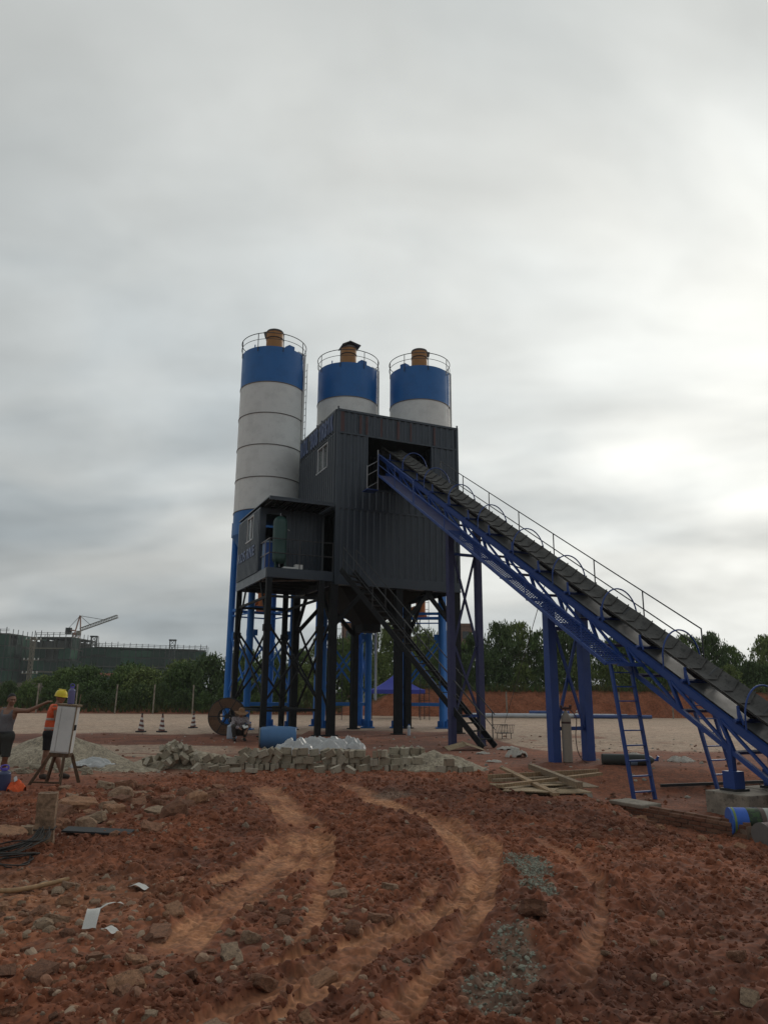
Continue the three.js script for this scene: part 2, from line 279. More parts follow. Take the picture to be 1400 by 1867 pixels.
{
  const axis = (segs) => { const o = []; for (const [a, b, st] of segs) { const n = Math.max(1, Math.round((b - a) / st)); for (let i = 0; i < n; i++) o.push(a + (b - a) * i / n); } o.push(segs[segs.length - 1][1]); return o; };
  const xs = axis([[-900, -300, 150], [-300, -100, 40], [-100, -40, 6], [-40, -14, 0.8], [-14, -9, 0.2], [-9, -5.6, 0.05], [-5.6, 5.6, 0.021], [5.6, 9, 0.05], [9, 14, 0.2], [14, 40, 0.8], [40, 100, 6], [100, 300, 40], [300, 900, 150]]);
  const ds = axis([[-60, -10, 10], [-10, 0, 1], [0, 3, 0.2], [3, 4, 0.05], [4, 11, 0.021], [11, 14, 0.035], [14, 20, 0.055], [20, 28, 0.15], [28, 62, 0.5], [62, 120, 4], [120, 400, 35], [400, 1500, 180]]);
  const nx = xs.length, nd = ds.length, pos = new Float32Array(nx * nd * 3), col = new Float32Array(nx * nd * 3), uv = new Float32Array(nx * nd * 2);
  for (let j = 0; j < nd; j++) for (let i = 0; i < nx; i++) {
    const X = xs[i], D = ds[j], k = j * nx + i, inf = groundInfo(X, D), c = soilColour(X, D, inf);
    pos.set([X, inf.h, -D], k * 3); col.set(c, k * 3); uv.set([X, D], k * 2);
  }
  const idx = new Uint32Array((nx - 1) * (nd - 1) * 6); let q = 0;
  for (let j = 0; j < nd - 1; j++) for (let i = 0; i < nx - 1; i++) { const a = j * nx + i, b = a + 1, c = a + nx, d = c + 1; idx.set([a, b, d, a, d, c], q); q += 6; }
  const g = new THREE.BufferGeometry(); g.setAttribute('position', new THREE.BufferAttribute(pos, 3)); g.setAttribute('color', new THREE.BufferAttribute(col, 3)); g.setAttribute('uv', new THREE.BufferAttribute(uv, 2)); g.setIndex(new THREE.BufferAttribute(idx, 1)); g.computeVertexNormals();
  const m = new THREE.Mesh(g, std([1, 1, 1], { vertexColors: true, roughness: 1, map: soilMap, bumpMap: soilBump, bumpScale: 0.003 })); m.name = 'ground'; m.userData.kind = 'structure'; scene.add(m);
  console.log('ground', nx, nd);
}

// ------------------------------------------------------------------ cut bank and raised land behind the yard
function sheet(name, mat, f, nu, nv, colour) {
  const pos = [], col = [], uv = [], idx = [];
  for (let j = 0; j <= nv; j++) for (let i = 0; i <= nu; i++) { const p = f(i / nu, j / nv); pos.push(p[0], p[1], -p[2]); uv.push(p[0], p[1] + p[2]); if (colour) col.push(...colour(p)); }
  for (let j = 0; j < nv; j++) for (let i = 0; i < nu; i++) { const a = j * (nu + 1) + i, b = a + 1, c = a + nu + 1, d = c + 1; idx.push(a, b, d, a, d, c); }
  const g = new THREE.BufferGeometry(); g.setAttribute('position', new THREE.Float32BufferAttribute(pos, 3)); g.setAttribute('uv', new THREE.Float32BufferAttribute(uv, 2)); if (colour) g.setAttribute('color', new THREE.Float32BufferAttribute(col, 3)); g.setIndex(idx); g.computeVertexNormals();
  const m = new THREE.Mesh(g, mat); m.name = numbered(name); m.userData.kind = 'structure'; scene.add(m); return m;
}
const bankTop = (X) => mix(0.45, 1.95, S(X, -3, 2.5)) + 0.25 * n3(X * 0.12, 3.3, 1.2);
const bankD = (X) => mix(57.5, 53.2, S(X, -5, 2)) + 0.5 * n3(X * 0.2, 1.1, 4.4);
const plateauH = (X, D) => { const b = bankTop(X); return b + 0.35 * fbm(X * 0.1, D * 0.1, 2.2, 3) + 0.9 * S(D, 60, 90) * S(X, 12, 30) * 0.4; };
{
  const mat = std([1, 1, 1], { vertexColors: true, roughness: 1, map: soilMap, bumpMap: soilBump, bumpScale: 0.04 });
  const f = (u, v) => { // v 0..0.3 face, then plateau
    const X = mix(-75, 75, u), b = bankTop(X), d0 = bankD(X);
    if (v <= 0.4) { const t = v / 0.4; const gul = Math.abs(n3(X * 0.9, t * 1.5, 3.1)) * 0.5 + 0.25 * n3(X * 2.6, t * 3, 8); return [X, mix(-0.15, b, t) + 0.05 * n3(X * 3, t * 5, 1), d0 + t * 1.15 + gul * (1 - 0.5 * t) * Math.min(1, b)]; }
    const t = (v - 0.4) / 0.6, D = d0 + 1.15 + t * t * 140; return [X, plateauH(X, D) * S(t, 0, 0.05) + b * (1 - S(t, 0, 0.05)), D];
  };
  sheet('earth_bank', mat, f, 520, 46, ([X, Y, D]) => {
    const b = bankTop(X), onTop = S(D - bankD(X), 1.1, 1.9), w = fbm(X * 0.7, Y * 1.3, D * 0.5, 4), edge = S(Y + 0.5 * n3(X * 1.3, 2, 2), b - 0.3, b + 0.1) * 0.8;
    const red = mix3([0.47, 0.18, 0.095], [0.34, 0.125, 0.066], clamp(0.5 + 1.3 * w, 0, 1));
    return mix3(red, mix3([0.06, 0.085, 0.025], [0.11, 0.075, 0.035], clamp(0.4 + 1.4 * w, 0, 1)), clamp(Math.max(onTop, edge), 0, 1));
  });
}

// ------------------------------------------------------------------ three cement silos
function ringRail(R, y0, y1, mid, nPost, a0, parent) {
  const g = [];
  const arc = (y, r) => { const t = new THREE.TorusGeometry(R, r, 5, 56); t.rotateX(Math.PI / 2); t.translate(0, y, 0); return t; };
  const rl = new THREE.Group(); rl.name = 'guard_rail'; parent.add(rl);
  mesh('top_rail', arc(y1, 0.02), M.rail, rl); mesh('middle_rail', arc(mid, 0.014), M.rail, rl);
  for (let i = 0; i < nPost; i++) { const a = a0 + i / nPost * 2 * Math.PI; mesh('rail_post', rod(v3(Math.cos(a) * R, y0 - 0.25, Math.sin(a) * R), v3(Math.cos(a) * R, y1, Math.sin(a) * R), 0.02), M.rail, rl); }
}
function makeSilo(label, X, D, legRot, capKind, a0, boxA) {
  const R = 1.52, t = thing('cement_silo', label, 'silo', [X, 0, -D], 0, 'cement silos');
  const base = 0.1;
  const shell = (y0, y1) => { const o = lathe([[R - 0.012, y0], [R, y0 + 0.001], [R, y1 - 0.001], [R - 0.012, y1]], 64); return o; };
  mesh('blue_top_band', [shell(15.66, 17.45)], M.siloBlue, t);
  const ys = [15.66, 14.13, 12.6, 11.07, 9.57];
  for (let i = 0; i < 4; i++) mesh('shell_course', shell(ys[i + 1], ys[i]), M.siloWhite, t);
  mesh('blue_lower_band', shell(8.5, 9.57), M.siloBlue, t);
  for (const y of ys) { mesh('flange_ring', lathe([[R - 0.02, y - 0.02], [R + 0.024, y - 0.02], [R + 0.024, y + 0.012], [R - 0.02, y + 0.012]], 64), M.flange, t); }
  mesh('roof', lathe([[R, 17.45], [R - 0.05, 17.47], [0.4, 17.62], [0.001, 17.62]], 48), M.siloBlue, t);
  const cone = mesh('cone', lathe([[R, 8.5], [0.16, 6.25], [0.16, 6.0]], 48), M.siloBlue, t);
  mesh('outlet_valve', [cylY(0.23, 0.85, 0, 5.6, 0, 18), cylY(0.3, 0.06, 0, 6.0, 0, 18), cylY(0.3, 0.06, 0, 5.2, 0, 18), rod(v3(-0.1, 5.6, 0), v3(-0.5, 5.45, 0.1), 0.13, 10)], M.orangeValve, cone);
  // dust collector
  const dc = mesh('dust_collector', [cylY(0.41, 1.25, 0, 18.22, 0, 32)], M.amber, t);
  mesh('clamp_band', lathe([[0.40, 18.47], [0.432, 18.47], [0.432, 18.51], [0.40, 18.51]], 32), M.black, dc);
  mesh('clamp_band', lathe([[0.40, 18.82], [0.425, 18.82], [0.425, 18.85], [0.40, 18.85]], 32), M.flange, dc);
  if (capKind === 'lid') mesh('lid', [cylY(0.43, 0.05, 0, 18.9, 0, 32, 0.40), box(0.2, 0.26, 0.2, -0.42, 18.78, 0.0, 0, 0, 0.25)], M.flange, dc);
  if (capKind === 'lidRight') mesh('lid', [cylY(0.43, 0.06, 0, 18.89, 0, 32, 0.41), box(0.16, 0.2, 0.2, 0.45, 18.75, 0.0, 0, 0, -0.2)], M.flange, dc);
  if (capKind === 'gable') mesh('gable_lid', [box(0.62, 0.04, 0.86, 0.22, 19.02, 0, 0, 0.35, -0.28), box(0.44, 0.04, 0.86, -0.22, 19.0, 0.12, 0, 0.35, 0.5), cylY(0.41, 0.1, 0, 18.88, 0, 32)], M.flange, dc);
  const mh = mesh('manhole_box', [rbox(0.34, 0.3, 0.34, 0.02, Math.cos(boxA) * 1.15, 17.62, Math.sin(boxA) * 1.15, 0, -boxA, 0)], M.siloBlue, t);
  mesh('vent_stub', rod(v3(-0.75, 17.5, 1.05), v3(-0.75, 17.72, 1.05), 0.03), M.siloBlue, t);
  ringRail(R + 0.04, 17.45, 18.1, 17.79, 8, a0, t);
  { const fx = Math.cos(0.22) * 1.59, fz = Math.sin(0.22) * 1.59; mesh('fill_pipe', [rod(v3(fx, 1.3, fz), v3(fx, 17.5, fz), 0.055, 12), rod(v3(fx, 17.5, fz), v3(fx * 0.78, 17.72, fz * 0.78), 0.055, 12)], M.siloWhite, t); }
  ys.slice(0, 4).forEach((y, i) => { const a = 1.9 + i * 0.9 + X; mesh('weld_seam', box(0.025, 1.46, 0.006, Math.sin(a) * (R + 0.001), y - 0.765, Math.cos(a) * (R + 0.001), 0, a, 0), M.siloWhite, t); });
  // legs, ties and braces
  const L = []; for (let i = 0; i < 4; i++) { const a = legRot + i * Math.PI / 2; L.push([Math.cos(a) * 1.46, -Math.sin(a) * 1.46]); }
  L.forEach(([x, z]) => {
    const leg = mesh('leg', [rod(v3(x, base + 0.06, z), v3(x, 9.05, z), 0.15, 20)], M.legBlue, t);
    mesh('foot_plate', [box(0.62, 0.05, 0.62, x, base + 0.03, z), ...[0, 1, 2, 3].map((k) => box(0.46, 0.28, 0.02, x, base + 0.18, z, 0, k * Math.PI / 4, 0))], M.siloBlue, leg);
    mesh('gusset', box(0.34, 0.7, 0.34, x * 0.985, 8.9, z * 0.985, 0, Math.atan2(x, z), 0), M.siloBlue, leg);
  });
  for (let i = 0; i < 4; i++) {
    const a = L[i], b = L[(i + 1) % 4]; const P = (q, y) => v3(q[0], y, q[1]);
    for (const y of [1.12, 5.2]) mesh('tie_beam', bar(P(a, y), P(b, y), 0.09, 0.12), M.legBlue, t);
    mesh('tie_beam', bar(P(a, 4.95), P(b, 4.95), 0.05, 0.06), M.legBlue, t);
    const c = v3((a[0] + b[0]) / 2, 2.7, (a[1] + b[1]) / 2);
    mesh('cross_brace', [bar(P(a, 1.5), P(b, 4.2), 0.05, 0.08), bar(P(b, 1.5), P(a, 4.2).add(v3(0.02, 0, 0.06)), 0.05, 0.08), box(0.02, 0.02, 0.02, c.x, c.y, c.z)], M.legBlue, t);
    for (const [q, o] of [[a, b], [b, a]]) { const dx = o[0] - q[0], dz = o[1] - q[1], l = Math.hypot(dx, dz); mesh('brace_plate', box(0.26, 0.26, 0.03, q[0] + dx / l * 0.22, 4.12, q[1] + dz / l * 0.22, 0, -Math.atan2(dz, dx), 0), M.legBlue, t); }
  }
  // caged access ladder up the back of the shell
  const la = legRot + 0.75, lx = Math.cos(la) * 1.72, lz = -Math.sin(la) * 1.72, tx = Math.sin(la) * 0.22, tz = Math.cos(la) * 0.22;
  const lad = new THREE.Group(); lad.name = 'access_ladder'; t.add(lad);
  for (const s of [-1, 1]) mesh('ladder_rail', rod(v3(lx + s * tx, 0.35, lz + s * tz), v3(lx + s * tx, 17.6, lz + s * tz), 0.018), M.rail, lad);
  const rung = []; for (let y = 0.6; y < 17.5; y += 0.34) rung.push(rod(v3(lx - tx, y, lz - tz), v3(lx + tx, y, lz + tz), 0.012, 5)); const rg = mesh('ladder_rungs', rung, M.rail, lad); 
  for (const y of [5.2, 9.57, 12.6, 15.66]) mesh('ladder_bracket', rod(v3(lx, y, lz), v3(lx * 0.86, y, lz * 0.86), 0.02, 5), M.rail, lad);
  return t;
}
makeSilo('cement silo left of the dark tower, its white shell visible over its whole height', -5.44, 33.5, -10 * RAD, 'lid', 0.35, -0.25 + Math.PI / 2 - 0.6);
makeSilo('cement silo behind the tower with a gabled lid on its dust collector, middle of three', -1.885, 35.2, 57 * RAD, 'gable', 0.2, Math.PI / 2 - 0.7);
makeSilo('cement silo behind the right end of the tower with a round lidded dust collector', 1.78, 35.5, 38 * RAD, 'lidRight', 0.55, Math.PI / 2 + 0.75);

// ------------------------------------------------------------------ mixing tower (local x along its front face, local z towards the conveyor)
const TWR = [-1.87, 0, -28.0], TT = 24.2 * RAD;
const toWorld = (x, y, z) => v3(x, y, z).applyAxisAngle(v3(0, 1, 0), TT).add(v3(...TWR));
// corrugated sheet in the xy plane from x0..x1, y0..y1; ribs stand out towards +z
function corr(x0, x1, y0, y1, pitch = 0.28, depth = 0.036) {
  const n = Math.max(1, Math.round((x1 - x0) / pitch)), p = (x1 - x0) / n, f = [];
  for (let i = 0; i < n; i++) { const s = x0 + i * p; f.push([s, 0], [s + p * 0.36, 0], [s + p * 0.5, depth], [s + p * 0.86, depth]); }
  f.push([x1, 0]);
  const sh = new THREE.Shape(); f.forEach(([x, z], i) => (i ? sh.lineTo(x, z) : sh.moveTo(x, z))); for (let i = f.length - 1; i >= 0; i--) sh.lineTo(f[i][0], f[i][1] - 0.004);
  const g = new THREE.ExtrudeGeometry(sh, { depth: y1 - y0, bevelEnabled: false }); // extrudes along z -> make it y
  g.rotateX(-Math.PI / 2); g.translate(0, y0, 0); // shape y -> -z
  g.scale(1, 1, -1); const idx = g.attributes.position; // restore winding after the mirror
  for (let i = 0; i < idx.count; i += 3) for (const nm of ['position', 'normal', 'uv']) { const a = g.attributes[nm], k = a.itemSize; for (let c = 0; c < k; c++) { const t = a.array[(i + 1) * k + c]; a.array[(i + 1) * k + c] = a.array[(i + 2) * k + c]; a.array[(i + 2) * k + c] = t; } }
  return g;
}
const faceLeft = (g, x) => { g.rotateY(-Math.PI / 2); g.translate(x, 0, 0); return g; };   // +z -> -x ; sheet x runs along +z
const faceRight = (g, x) => { g.rotateY(Math.PI / 2); g.translate(x, 0, 0); return g; };
const font = await new FontLoader().loadAsync('fonts/droid/droid_sans_bold.typeface.json');
function windowOn(parent, z0, z1, y0, y1, x, openNear) { // window in a face that looks to -x
  const w = new THREE.Group(); w.name = 'window'; parent.add(w);
  const fr = 0.055, zi0 = z0 + fr, zi1 = z1 - fr;
  mesh('frame', [span(x - 0.03, x + 0.07, y0, y0 + fr, z0, z1), span(x - 0.03, x + 0.07, y1 - fr, y1, z0, z1), span(x - 0.03, x + 0.07, y0 + fr, y1 - fr, z0, zi0), span(x - 0.03, x + 0.07, y0 + fr, y1 - fr, zi1, z1), span(x - 0.01, x + 0.05, y0 + fr, y1 - fr, mix(zi0, zi1, 0.5) - 0.025, mix(zi0, zi1, 0.5) + 0.025)], M.windowFrame, w);
  mesh('sill', span(x - 0.07, x - 0.03, y0 - 0.03, y0 + 0.02, z0 - 0.03, z1 + 0.03), M.windowFrame, w);
  const cut = mix(zi0, zi1, openNear ? 0.72 : 1);
  mesh('pane', span(x + 0.015, x + 0.021, y0 + fr, y1 - fr, zi0, mix(zi0, zi1, 0.5) - 0.025), M.glass, w);
  if (cut > mix(zi0, zi1, 0.55)) mesh('pane', span(x + 0.03, x + 0.036, y0 + fr, y1 - fr, mix(zi0, zi1, 0.5) + 0.025, cut), M.glass, w);
  mesh('blind', span(x + 0.09, x + 0.10, y0 + fr, y1 - fr, zi0, cut), M.curtain, w);
}
{
  const t = thing('mixing_tower', 'dark grey corrugated mixing tower on black steel legs with an opening for the conveyor', 'tower', TWR, TT);
  const W = 5.47, Dp = 4.71, y0 = 5.63, y1 = 12.75, st = M.towerSteel, gap = 0.06;
  // front face (z = 0)
  mesh('front_band', corr(0.28, W - 0.12, 11.79, 12.66), st, t);
  mesh('front_pier', corr(0.1, 1.28, 8.7, 11.72, 0.3), st, t); mesh('front_pier', corr(4.22, W - 0.1, 8.7, 11.72, 0.3), st, t);
  mesh('front_panel', corr(1.28, 4.22, 8.7, 9.55, 0.29), st, t);
  mesh('front_panel', corr(0.1, W - 0.1, 6.02, 8.63, 0.28), st, t);
  mesh('header_beam', [span(-0.02, W + 0.02, 11.72, 11.79, -0.06, 0.055), span(-0.02, W + 0.02, 12.66, 12.75, -0.08, 0.06)], st, t);
  mesh('belt_beam', span(0.1, W - 0.1, 8.63, 8.7, -0.05, 0.045), st, t);
  mesh('floor_beam', [span(-0.02, W + 0.02, y0, 6.02, -0.1, 0.05), span(-0.02, W + 0.02, y0 - 0.003, y0 + 0.06, -0.25, 0.09)], st, t);
  mesh('opening_frame', [span(1.24, 1.31, 9.55, 11.72, -0.12, 0.05), span(4.19, 4.26, 9.55, 11.72, -0.12, 0.05), span(1.31, 4.19, 9.5, 9.57, -0.12, 0.05)], st, t);
  mesh('corner_post', [span(-0.03, 0.1, 6.0, 12.7, -0.1, 0.048), span(0.1, 0.28, 11.79, 12.66, -0.05, 0.038)], st, t); mesh('corner_post', span(W - 0.1, W + 0.03, 6.0, 12.7, -0.1, 0.048), st, t);
  mesh('primer_patch_panel', span(0.05, 0.27, 11.8, 12.64, 0.037, 0.044), M.primer, t).userData.label = 'rust red primed panel at the upper front corner';
  for (const [px, w] of [[0.92, 0.11], [1.2, 0.1], [1.85, 0.09], [2.6, 0.12], [3.2, 0.08], [4.3, 0.1]]) mesh('primer_strip', span(px, px + w, 11.81, 12.6, 0.0368, 0.0385), M.primer, t);
  // left face (x = 0), sheet runs along z from -Dp to 0
  const left = (z0, z1, ya, yb, x = 0) => faceLeft(corr(z0, z1, ya, yb, 0.26, 0.085), x);
  mesh('side_band', left(-Dp + 0.08, -0.1, 11.79, 12.66), st, t);
  mesh('side_panel', left(-Dp + 0.08, -2.25, 5.98, 11.72), st, t); mesh('side_panel', left(-1.02, -0.1, 8.62, 11.72), st, t); mesh('side_panel', left(-2.25, -1.02, 8.62, 10.56), st, t); mesh('side_panel', left(-2.25, -1.32, 5.98, 8.62), st, t);
  for (const q of [[-0.06, 0.05, 11.72, 11.79, -Dp, -0.1], [-0.07, 0.05, 12.66, 12.75, -Dp, -0.08], [-0.05, 0.06, 5.63, 5.98, -Dp, -0.1], [-0.05, 0.05, 8.54, 8.62, -1.32, -0.1]]) mesh('side_beam', span(...q), st, t);
  mesh('corner_post', span(-0.05, 0.09, 5.98, 12.72, -Dp - 0.03, -Dp + 0.1), st, t);
  windowOn(t, -2.26, -1.0, 10.56, 11.66, -0.02, true);
  // right face, back, floor, roof
  mesh('side_panel', faceRight(corr(0.1, Dp - 0.1, 6.0, 12.68, 0.28), W), st, t);
  { const g = corr(0.1, W - 0.1, 6.0, 12.68, 0.28); g.rotateY(Math.PI); g.translate(W, 0, -Dp); mesh('back_panel', g, st, t); }
  mesh('floor_beam', [span(W - 0.06, W + 0.05, 5.63, 5.98, -Dp, -0.1), span(0.06, W - 0.06, 5.63, 5.98, -Dp - 0.02, -Dp + 0.1)], st, t);
  mesh('floor_plate', span(0.06, W - 0.06, 5.9, 5.95, -Dp + 0.1, -0.1), M.legBlack, t);
  for (const x of [1.1, 2.3, 3.4, 4.5]) mesh('floor_joist', span(x, x + 0.1, 5.66, 5.9, -Dp + 0.1, -0.1), M.legBlack, t);
  mesh('roof', span(-0.005, W + 0.005, 12.6, 12.64, -Dp - 0.005, -0.07), st, t);
  mesh('upper_floor', span(0.1, W - 0.1, 9.4, 9.46, -Dp + 0.1, -0.12), M.legBlack, t);
  for (const [x, z] of [[0.02, -0.02], [W, 0], [-0.02, -1.9], [-0.02, -2.5], [-0.02, -Dp + 0.03]]) mesh('lifting_lug', [span(x - 0.03, x + 0.03, 12.75, 12.87, z - 0.02, z + 0.02)], st, t);
  // blue lettering fixed to the ribs of the left face
  const text = (str, size, xEnd, z0, z1, y, depth) => { const g = new TextGeometry(str, { font, size, depth, curveSegments: 3 }); g.computeBoundingBox(); const b = g.boundingBox; g.translate(-b.min.x, -b.min.y, 0); g.scale((z1 - z0) / (b.max.x - b.min.x), 1, 1); g.rotateY(-Math.PI / 2); g.translate(xEnd, y, z0); return g; };
  mesh('lettering', text("KOL '808 1R81K", 0.72, -0.086, -4.45, -0.28, 11.87, 0.03), M.lettering, t);
  // mixer discharge hopper
  { const fr = (b0, b1, a0, a1, yt, c0, c1, e0, e1, yb) => { const g = new THREE.BufferGeometry(); const p = [[b0, yt, -a0], [b1, yt, -a0], [b1, yt, -a1], [b0, yt, -a1], [c0, yb, -e0], [c1, yb, -e0], [c1, yb, -e1], [c0, yb, -e1]].map((q) => v3(...q)); const tr = []; const quad = (a, b, c, d) => tr.push(a, b, c, a, c, d); quad(0, 4, 5, 1); quad(1, 5, 6, 2); quad(2, 6, 7, 3); quad(3, 7, 4, 0); quad(4, 7, 6, 5); g.setAttribute('position', new THREE.Float32BufferAttribute(tr.flatMap((i) => p[i].toArray()), 3)); g.computeVertexNormals(); return g; };
    mesh('discharge_hopper', [fr(0.5, 4.1, 0.6, 3.9, 5.66, 1.9, 2.7, 1.7, 2.5, 4.35), span(1.9, 2.7, 4.05, 4.36, -2.5, -1.7)], M.legBlack, t); }
  // legs with foot plates; knee braces
  const legs = [[0, -0.05], [2.75, -0.1], [W - 0.12, -0.1], [0, -Dp + 0.1], [2.75, -Dp + 0.1], [W - 0.12, -Dp + 0.1]];
  for (const [x, z] of legs) {
    const l = mesh('leg', [span(x - 0.14, x + 0.14, 0.14, 5.63, z - 0.02 - 0.13, z - 0.02 - 0.115), span(x - 0.14, x + 0.14, 0.14, 5.63, z - 0.02 + 0.115, z - 0.02 + 0.13), span(x - 0.13, x + 0.13, 0.14, 5.63, z - 0.134, z + 0.094)], M.legBlack, t);
    mesh('foot_plate', span(x - 0.22, x + 0.22, 0.06, 0.14, z - 0.24, z + 0.2), M.legBlack, l);
  }
  const knee = (x, z, dx, dz) => mesh('knee_brace', bar(v3(x, 4.15, z), v3(x + dx * 1.35, 5.66, z + dz * 1.35), 0.11, 0.16), M.legBlack, t);
  for (const z of [-0.1, -Dp + 0.1]) { knee(0.1, z, 1, 0); knee(2.65, z, -1, 0); knee(2.85, z, 1, 0); knee(W - 0.2, z, -1, 0); }
  for (const x of [0, 2.75, W - 0.12]) { knee(x, -0.2, 0, -1); knee(x, -Dp + 0.2, 0, 1); }
  const P = (x, y, z) => v3(x, y, z);
  mesh('cross_brace', [bar(P(0, 0.9, -0.2), P(0, 4.6, -Dp + 0.2), 0.06, 0.08), bar(P(0.09, 4.6, -0.2), P(0.09, 0.9, -Dp + 0.2), 0.06, 0.08)], M.legBlack, t);
  // ---- side deck with cabin, same structure
  const x0 = -2.63, dk = 5.74, dt = 6.1;
  mesh('deck_beam', [span(x0, -0.06, dk, dt, -0.08, 0.02), span(x0 - 0.02, x0 + 0.08, dk, dt, -Dp, -0.08), span(x0 + 0.08, -0.06, dk, dt, -Dp, -Dp + 0.1)], st, t);
  mesh('deck_plate', span(x0 + 0.08, -0.06, dt - 0.05, dt, -Dp + 0.1, -0.08), M.legBlack, t);
  for (const z of [-1.0, -2.0, -2.9, -3.8]) mesh('deck_joist', span(x0 + 0.08, -0.06, dk + 0.08, dt - 0.05, z - 0.05, z + 0.05), M.legBlack, t);
  mesh('deck_brace', bar(P(x0 + 0.1, dk + 0.05, -1.6), P(-0.2, dk + 0.05, -0.15), 0.05, 0.04), M.zinc, t);
  for (const [x, z] of [[x0 + 0.1, -0.05], [-0.5, -0.05], [x0 + 0.1, -Dp + 0.1], [-0.5, -Dp + 0.1]]) {
    const l = mesh('leg', span(x - 0.1, x + 0.1, 0.14, dk, z - 0.1, z + 0.1), M.legBlack, t); mesh('foot_plate', span(x - 0.17, x + 0.17, 0.07, 0.14, z - 0.17, z + 0.17), M.legBlack, l);
    mesh('brace_plate', span(x - 0.14, x + 0.14, 3.78, 4.02, z - 0.11, z + 0.11), M.legBlack, t);
  }
  const xb = (a, b) => mesh('cross_brace', [bar(P(a[0], 1.4, a[1]), P(b[0], 3.9, b[1]), 0.05, 0.075), bar(P(a[0] + 0.03, 3.9, a[1] + 0.06), P(b[0] + 0.03, 1.4, b[1] + 0.06), 0.05, 0.075)], M.legBlack, t);
  const l1 = [x0 + 0.1, -0.15], l2 = [x0 + 0.1, -Dp + 0.2], l3 = [-0.5, -Dp + 0.12], l4 = [-0.5, -0.12];
  xb(l1, l2); xb([x0 + 0.2, -Dp + 0.1], [-0.6, -Dp + 0.1]); xb([x0 + 0.2, -0.05], [-0.6, -0.05]); xb(l4, l3);
  for (const [a, b] of [[l1, l2], [l2, l3], [l4, l3], [[x0 + 0.1, -0.05], [-0.5, -0.05]]]) { mesh('tie_beam', bar(P(a[0], 1.0, a[1]), P(b[0], 1.0, b[1]), 0.07, 0.09), M.legBlack, t); mesh('tie_beam', bar(P(a[0], 5.05, a[1]), P(b[0], 5.05, b[1]), 0.07, 0.09), M.legBlack, t); }
  for (const [x, z, dz] of [[x0 + 0.1, -Dp + 0.2, 1], [x0 + 0.1, -0.15, -1]]) mesh('knee_brace', bar(P(x, 4.1, z), P(x, dk + 0.02, z + dz * 1.1), 0.06, 0.08), M.legBlack, t);
  // cabin
  const cy0 = dt, cy1 = 8.65, cz = -1.25;
  const cb = new THREE.Group(); cb.name = 'cabin'; t.add(cb);
  const cpan = (z0, z1, ya, yb) => mesh('cabin_panel', faceLeft(corr(z0, z1, ya, yb, 0.2, 0.065), x0), st, cb);
  cpan(-Dp + 0.06, -3.24, cy0, cy1 - 0.06); cpan(-2.22, cz - 0.06, cy0, cy1 - 0.06); cpan(-3.24, -2.22, cy0, 7.55);
  mesh('cabin_post', [span(x0 - 0.04, x0 + 0.07, cy0, cy1, cz - 0.06, cz + 0.02), span(x0 - 0.04, x0 + 0.07, cy0, cy1, -Dp - 0.01, -Dp + 0.06), span(x0 - 0.035, x0 + 0.05, cy1 - 0.06, cy1, -Dp + 0.06, cz - 0.06)], st, cb);
  windowOn(cb, -3.24, -2.22, 7.55, 8.57, x0 - 0.01, false);
  { const g = corr(-1.55, -0.12, cy0, cy1 - 0.02, 0.17, 0.03); g.translate(0, 0, cz); mesh('cabin_front', g, st, cb); }
  mesh('doorway_frame', [span(-2.56, -2.42, cy0, 8.4, cz - 0.05, cz + 0.02), span(-1.62, -1.55, cy0, 8.4, cz - 0.05, cz + 0.02), span(-2.56, -1.55, 8.4, cy1 - 0.01, cz - 0.05, cz + 0.02)], st, cb);
  mesh('cabin_back', span(x0 + 0.07, -0.1, cy0, cy1 - 0.02, -Dp + 0.0, -Dp + 0.05), st, cb);
  mesh('canopy_roof', [span(x0 - 0.06, -0.14, cy1 + 0.09, cy1 + 0.13, -Dp, 0.16)], st, t);
  for (let i = 0; i < 9; i++) mesh('canopy_joist', span(x0 + 0.1 + i * 0.28, x0 + 0.15 + i * 0.28, cy1 + 0.0, cy1 + 0.09, cz, 0.1), M.legBlack, t);
  mesh('canopy_edge', span(x0 - 0.06, -0.14, cy1 - 0.01, cy1 + 0.09, 0.1, 0.15), st, t);
  mesh('cabin_lettering', text('KOS RNE', 0.42, x0 - 0.066, -4.35, -1.75, 6.82, 0.02), M.lettering, cb);
  // deck rails
  const dr = new THREE.Group(); dr.name = 'deck_rail'; t.add(dr);
  for (const y of [6.66, 7.2]) { mesh('rail', rod(P(x0 + 0.06, y, 0.0), P(-0.06, y, 0.0), 0.02), M.rail, dr); mesh('rail', rod(P(x0 + 0.06, y, 0.0), P(x0 + 0.06, y, cz), 0.02), M.zinc, dr); }
  for (const x of [x0 + 0.06, -1.4, -0.08]) mesh('rail_post', rod(P(x, dt, 0), P(x, 7.2, 0), 0.02), M.rail, dr);
  mesh('rail_post', rod(P(x0 + 0.06, dt, -0.62), P(x0 + 0.06, 7.2, -0.62), 0.02), M.zinc, dr);
}
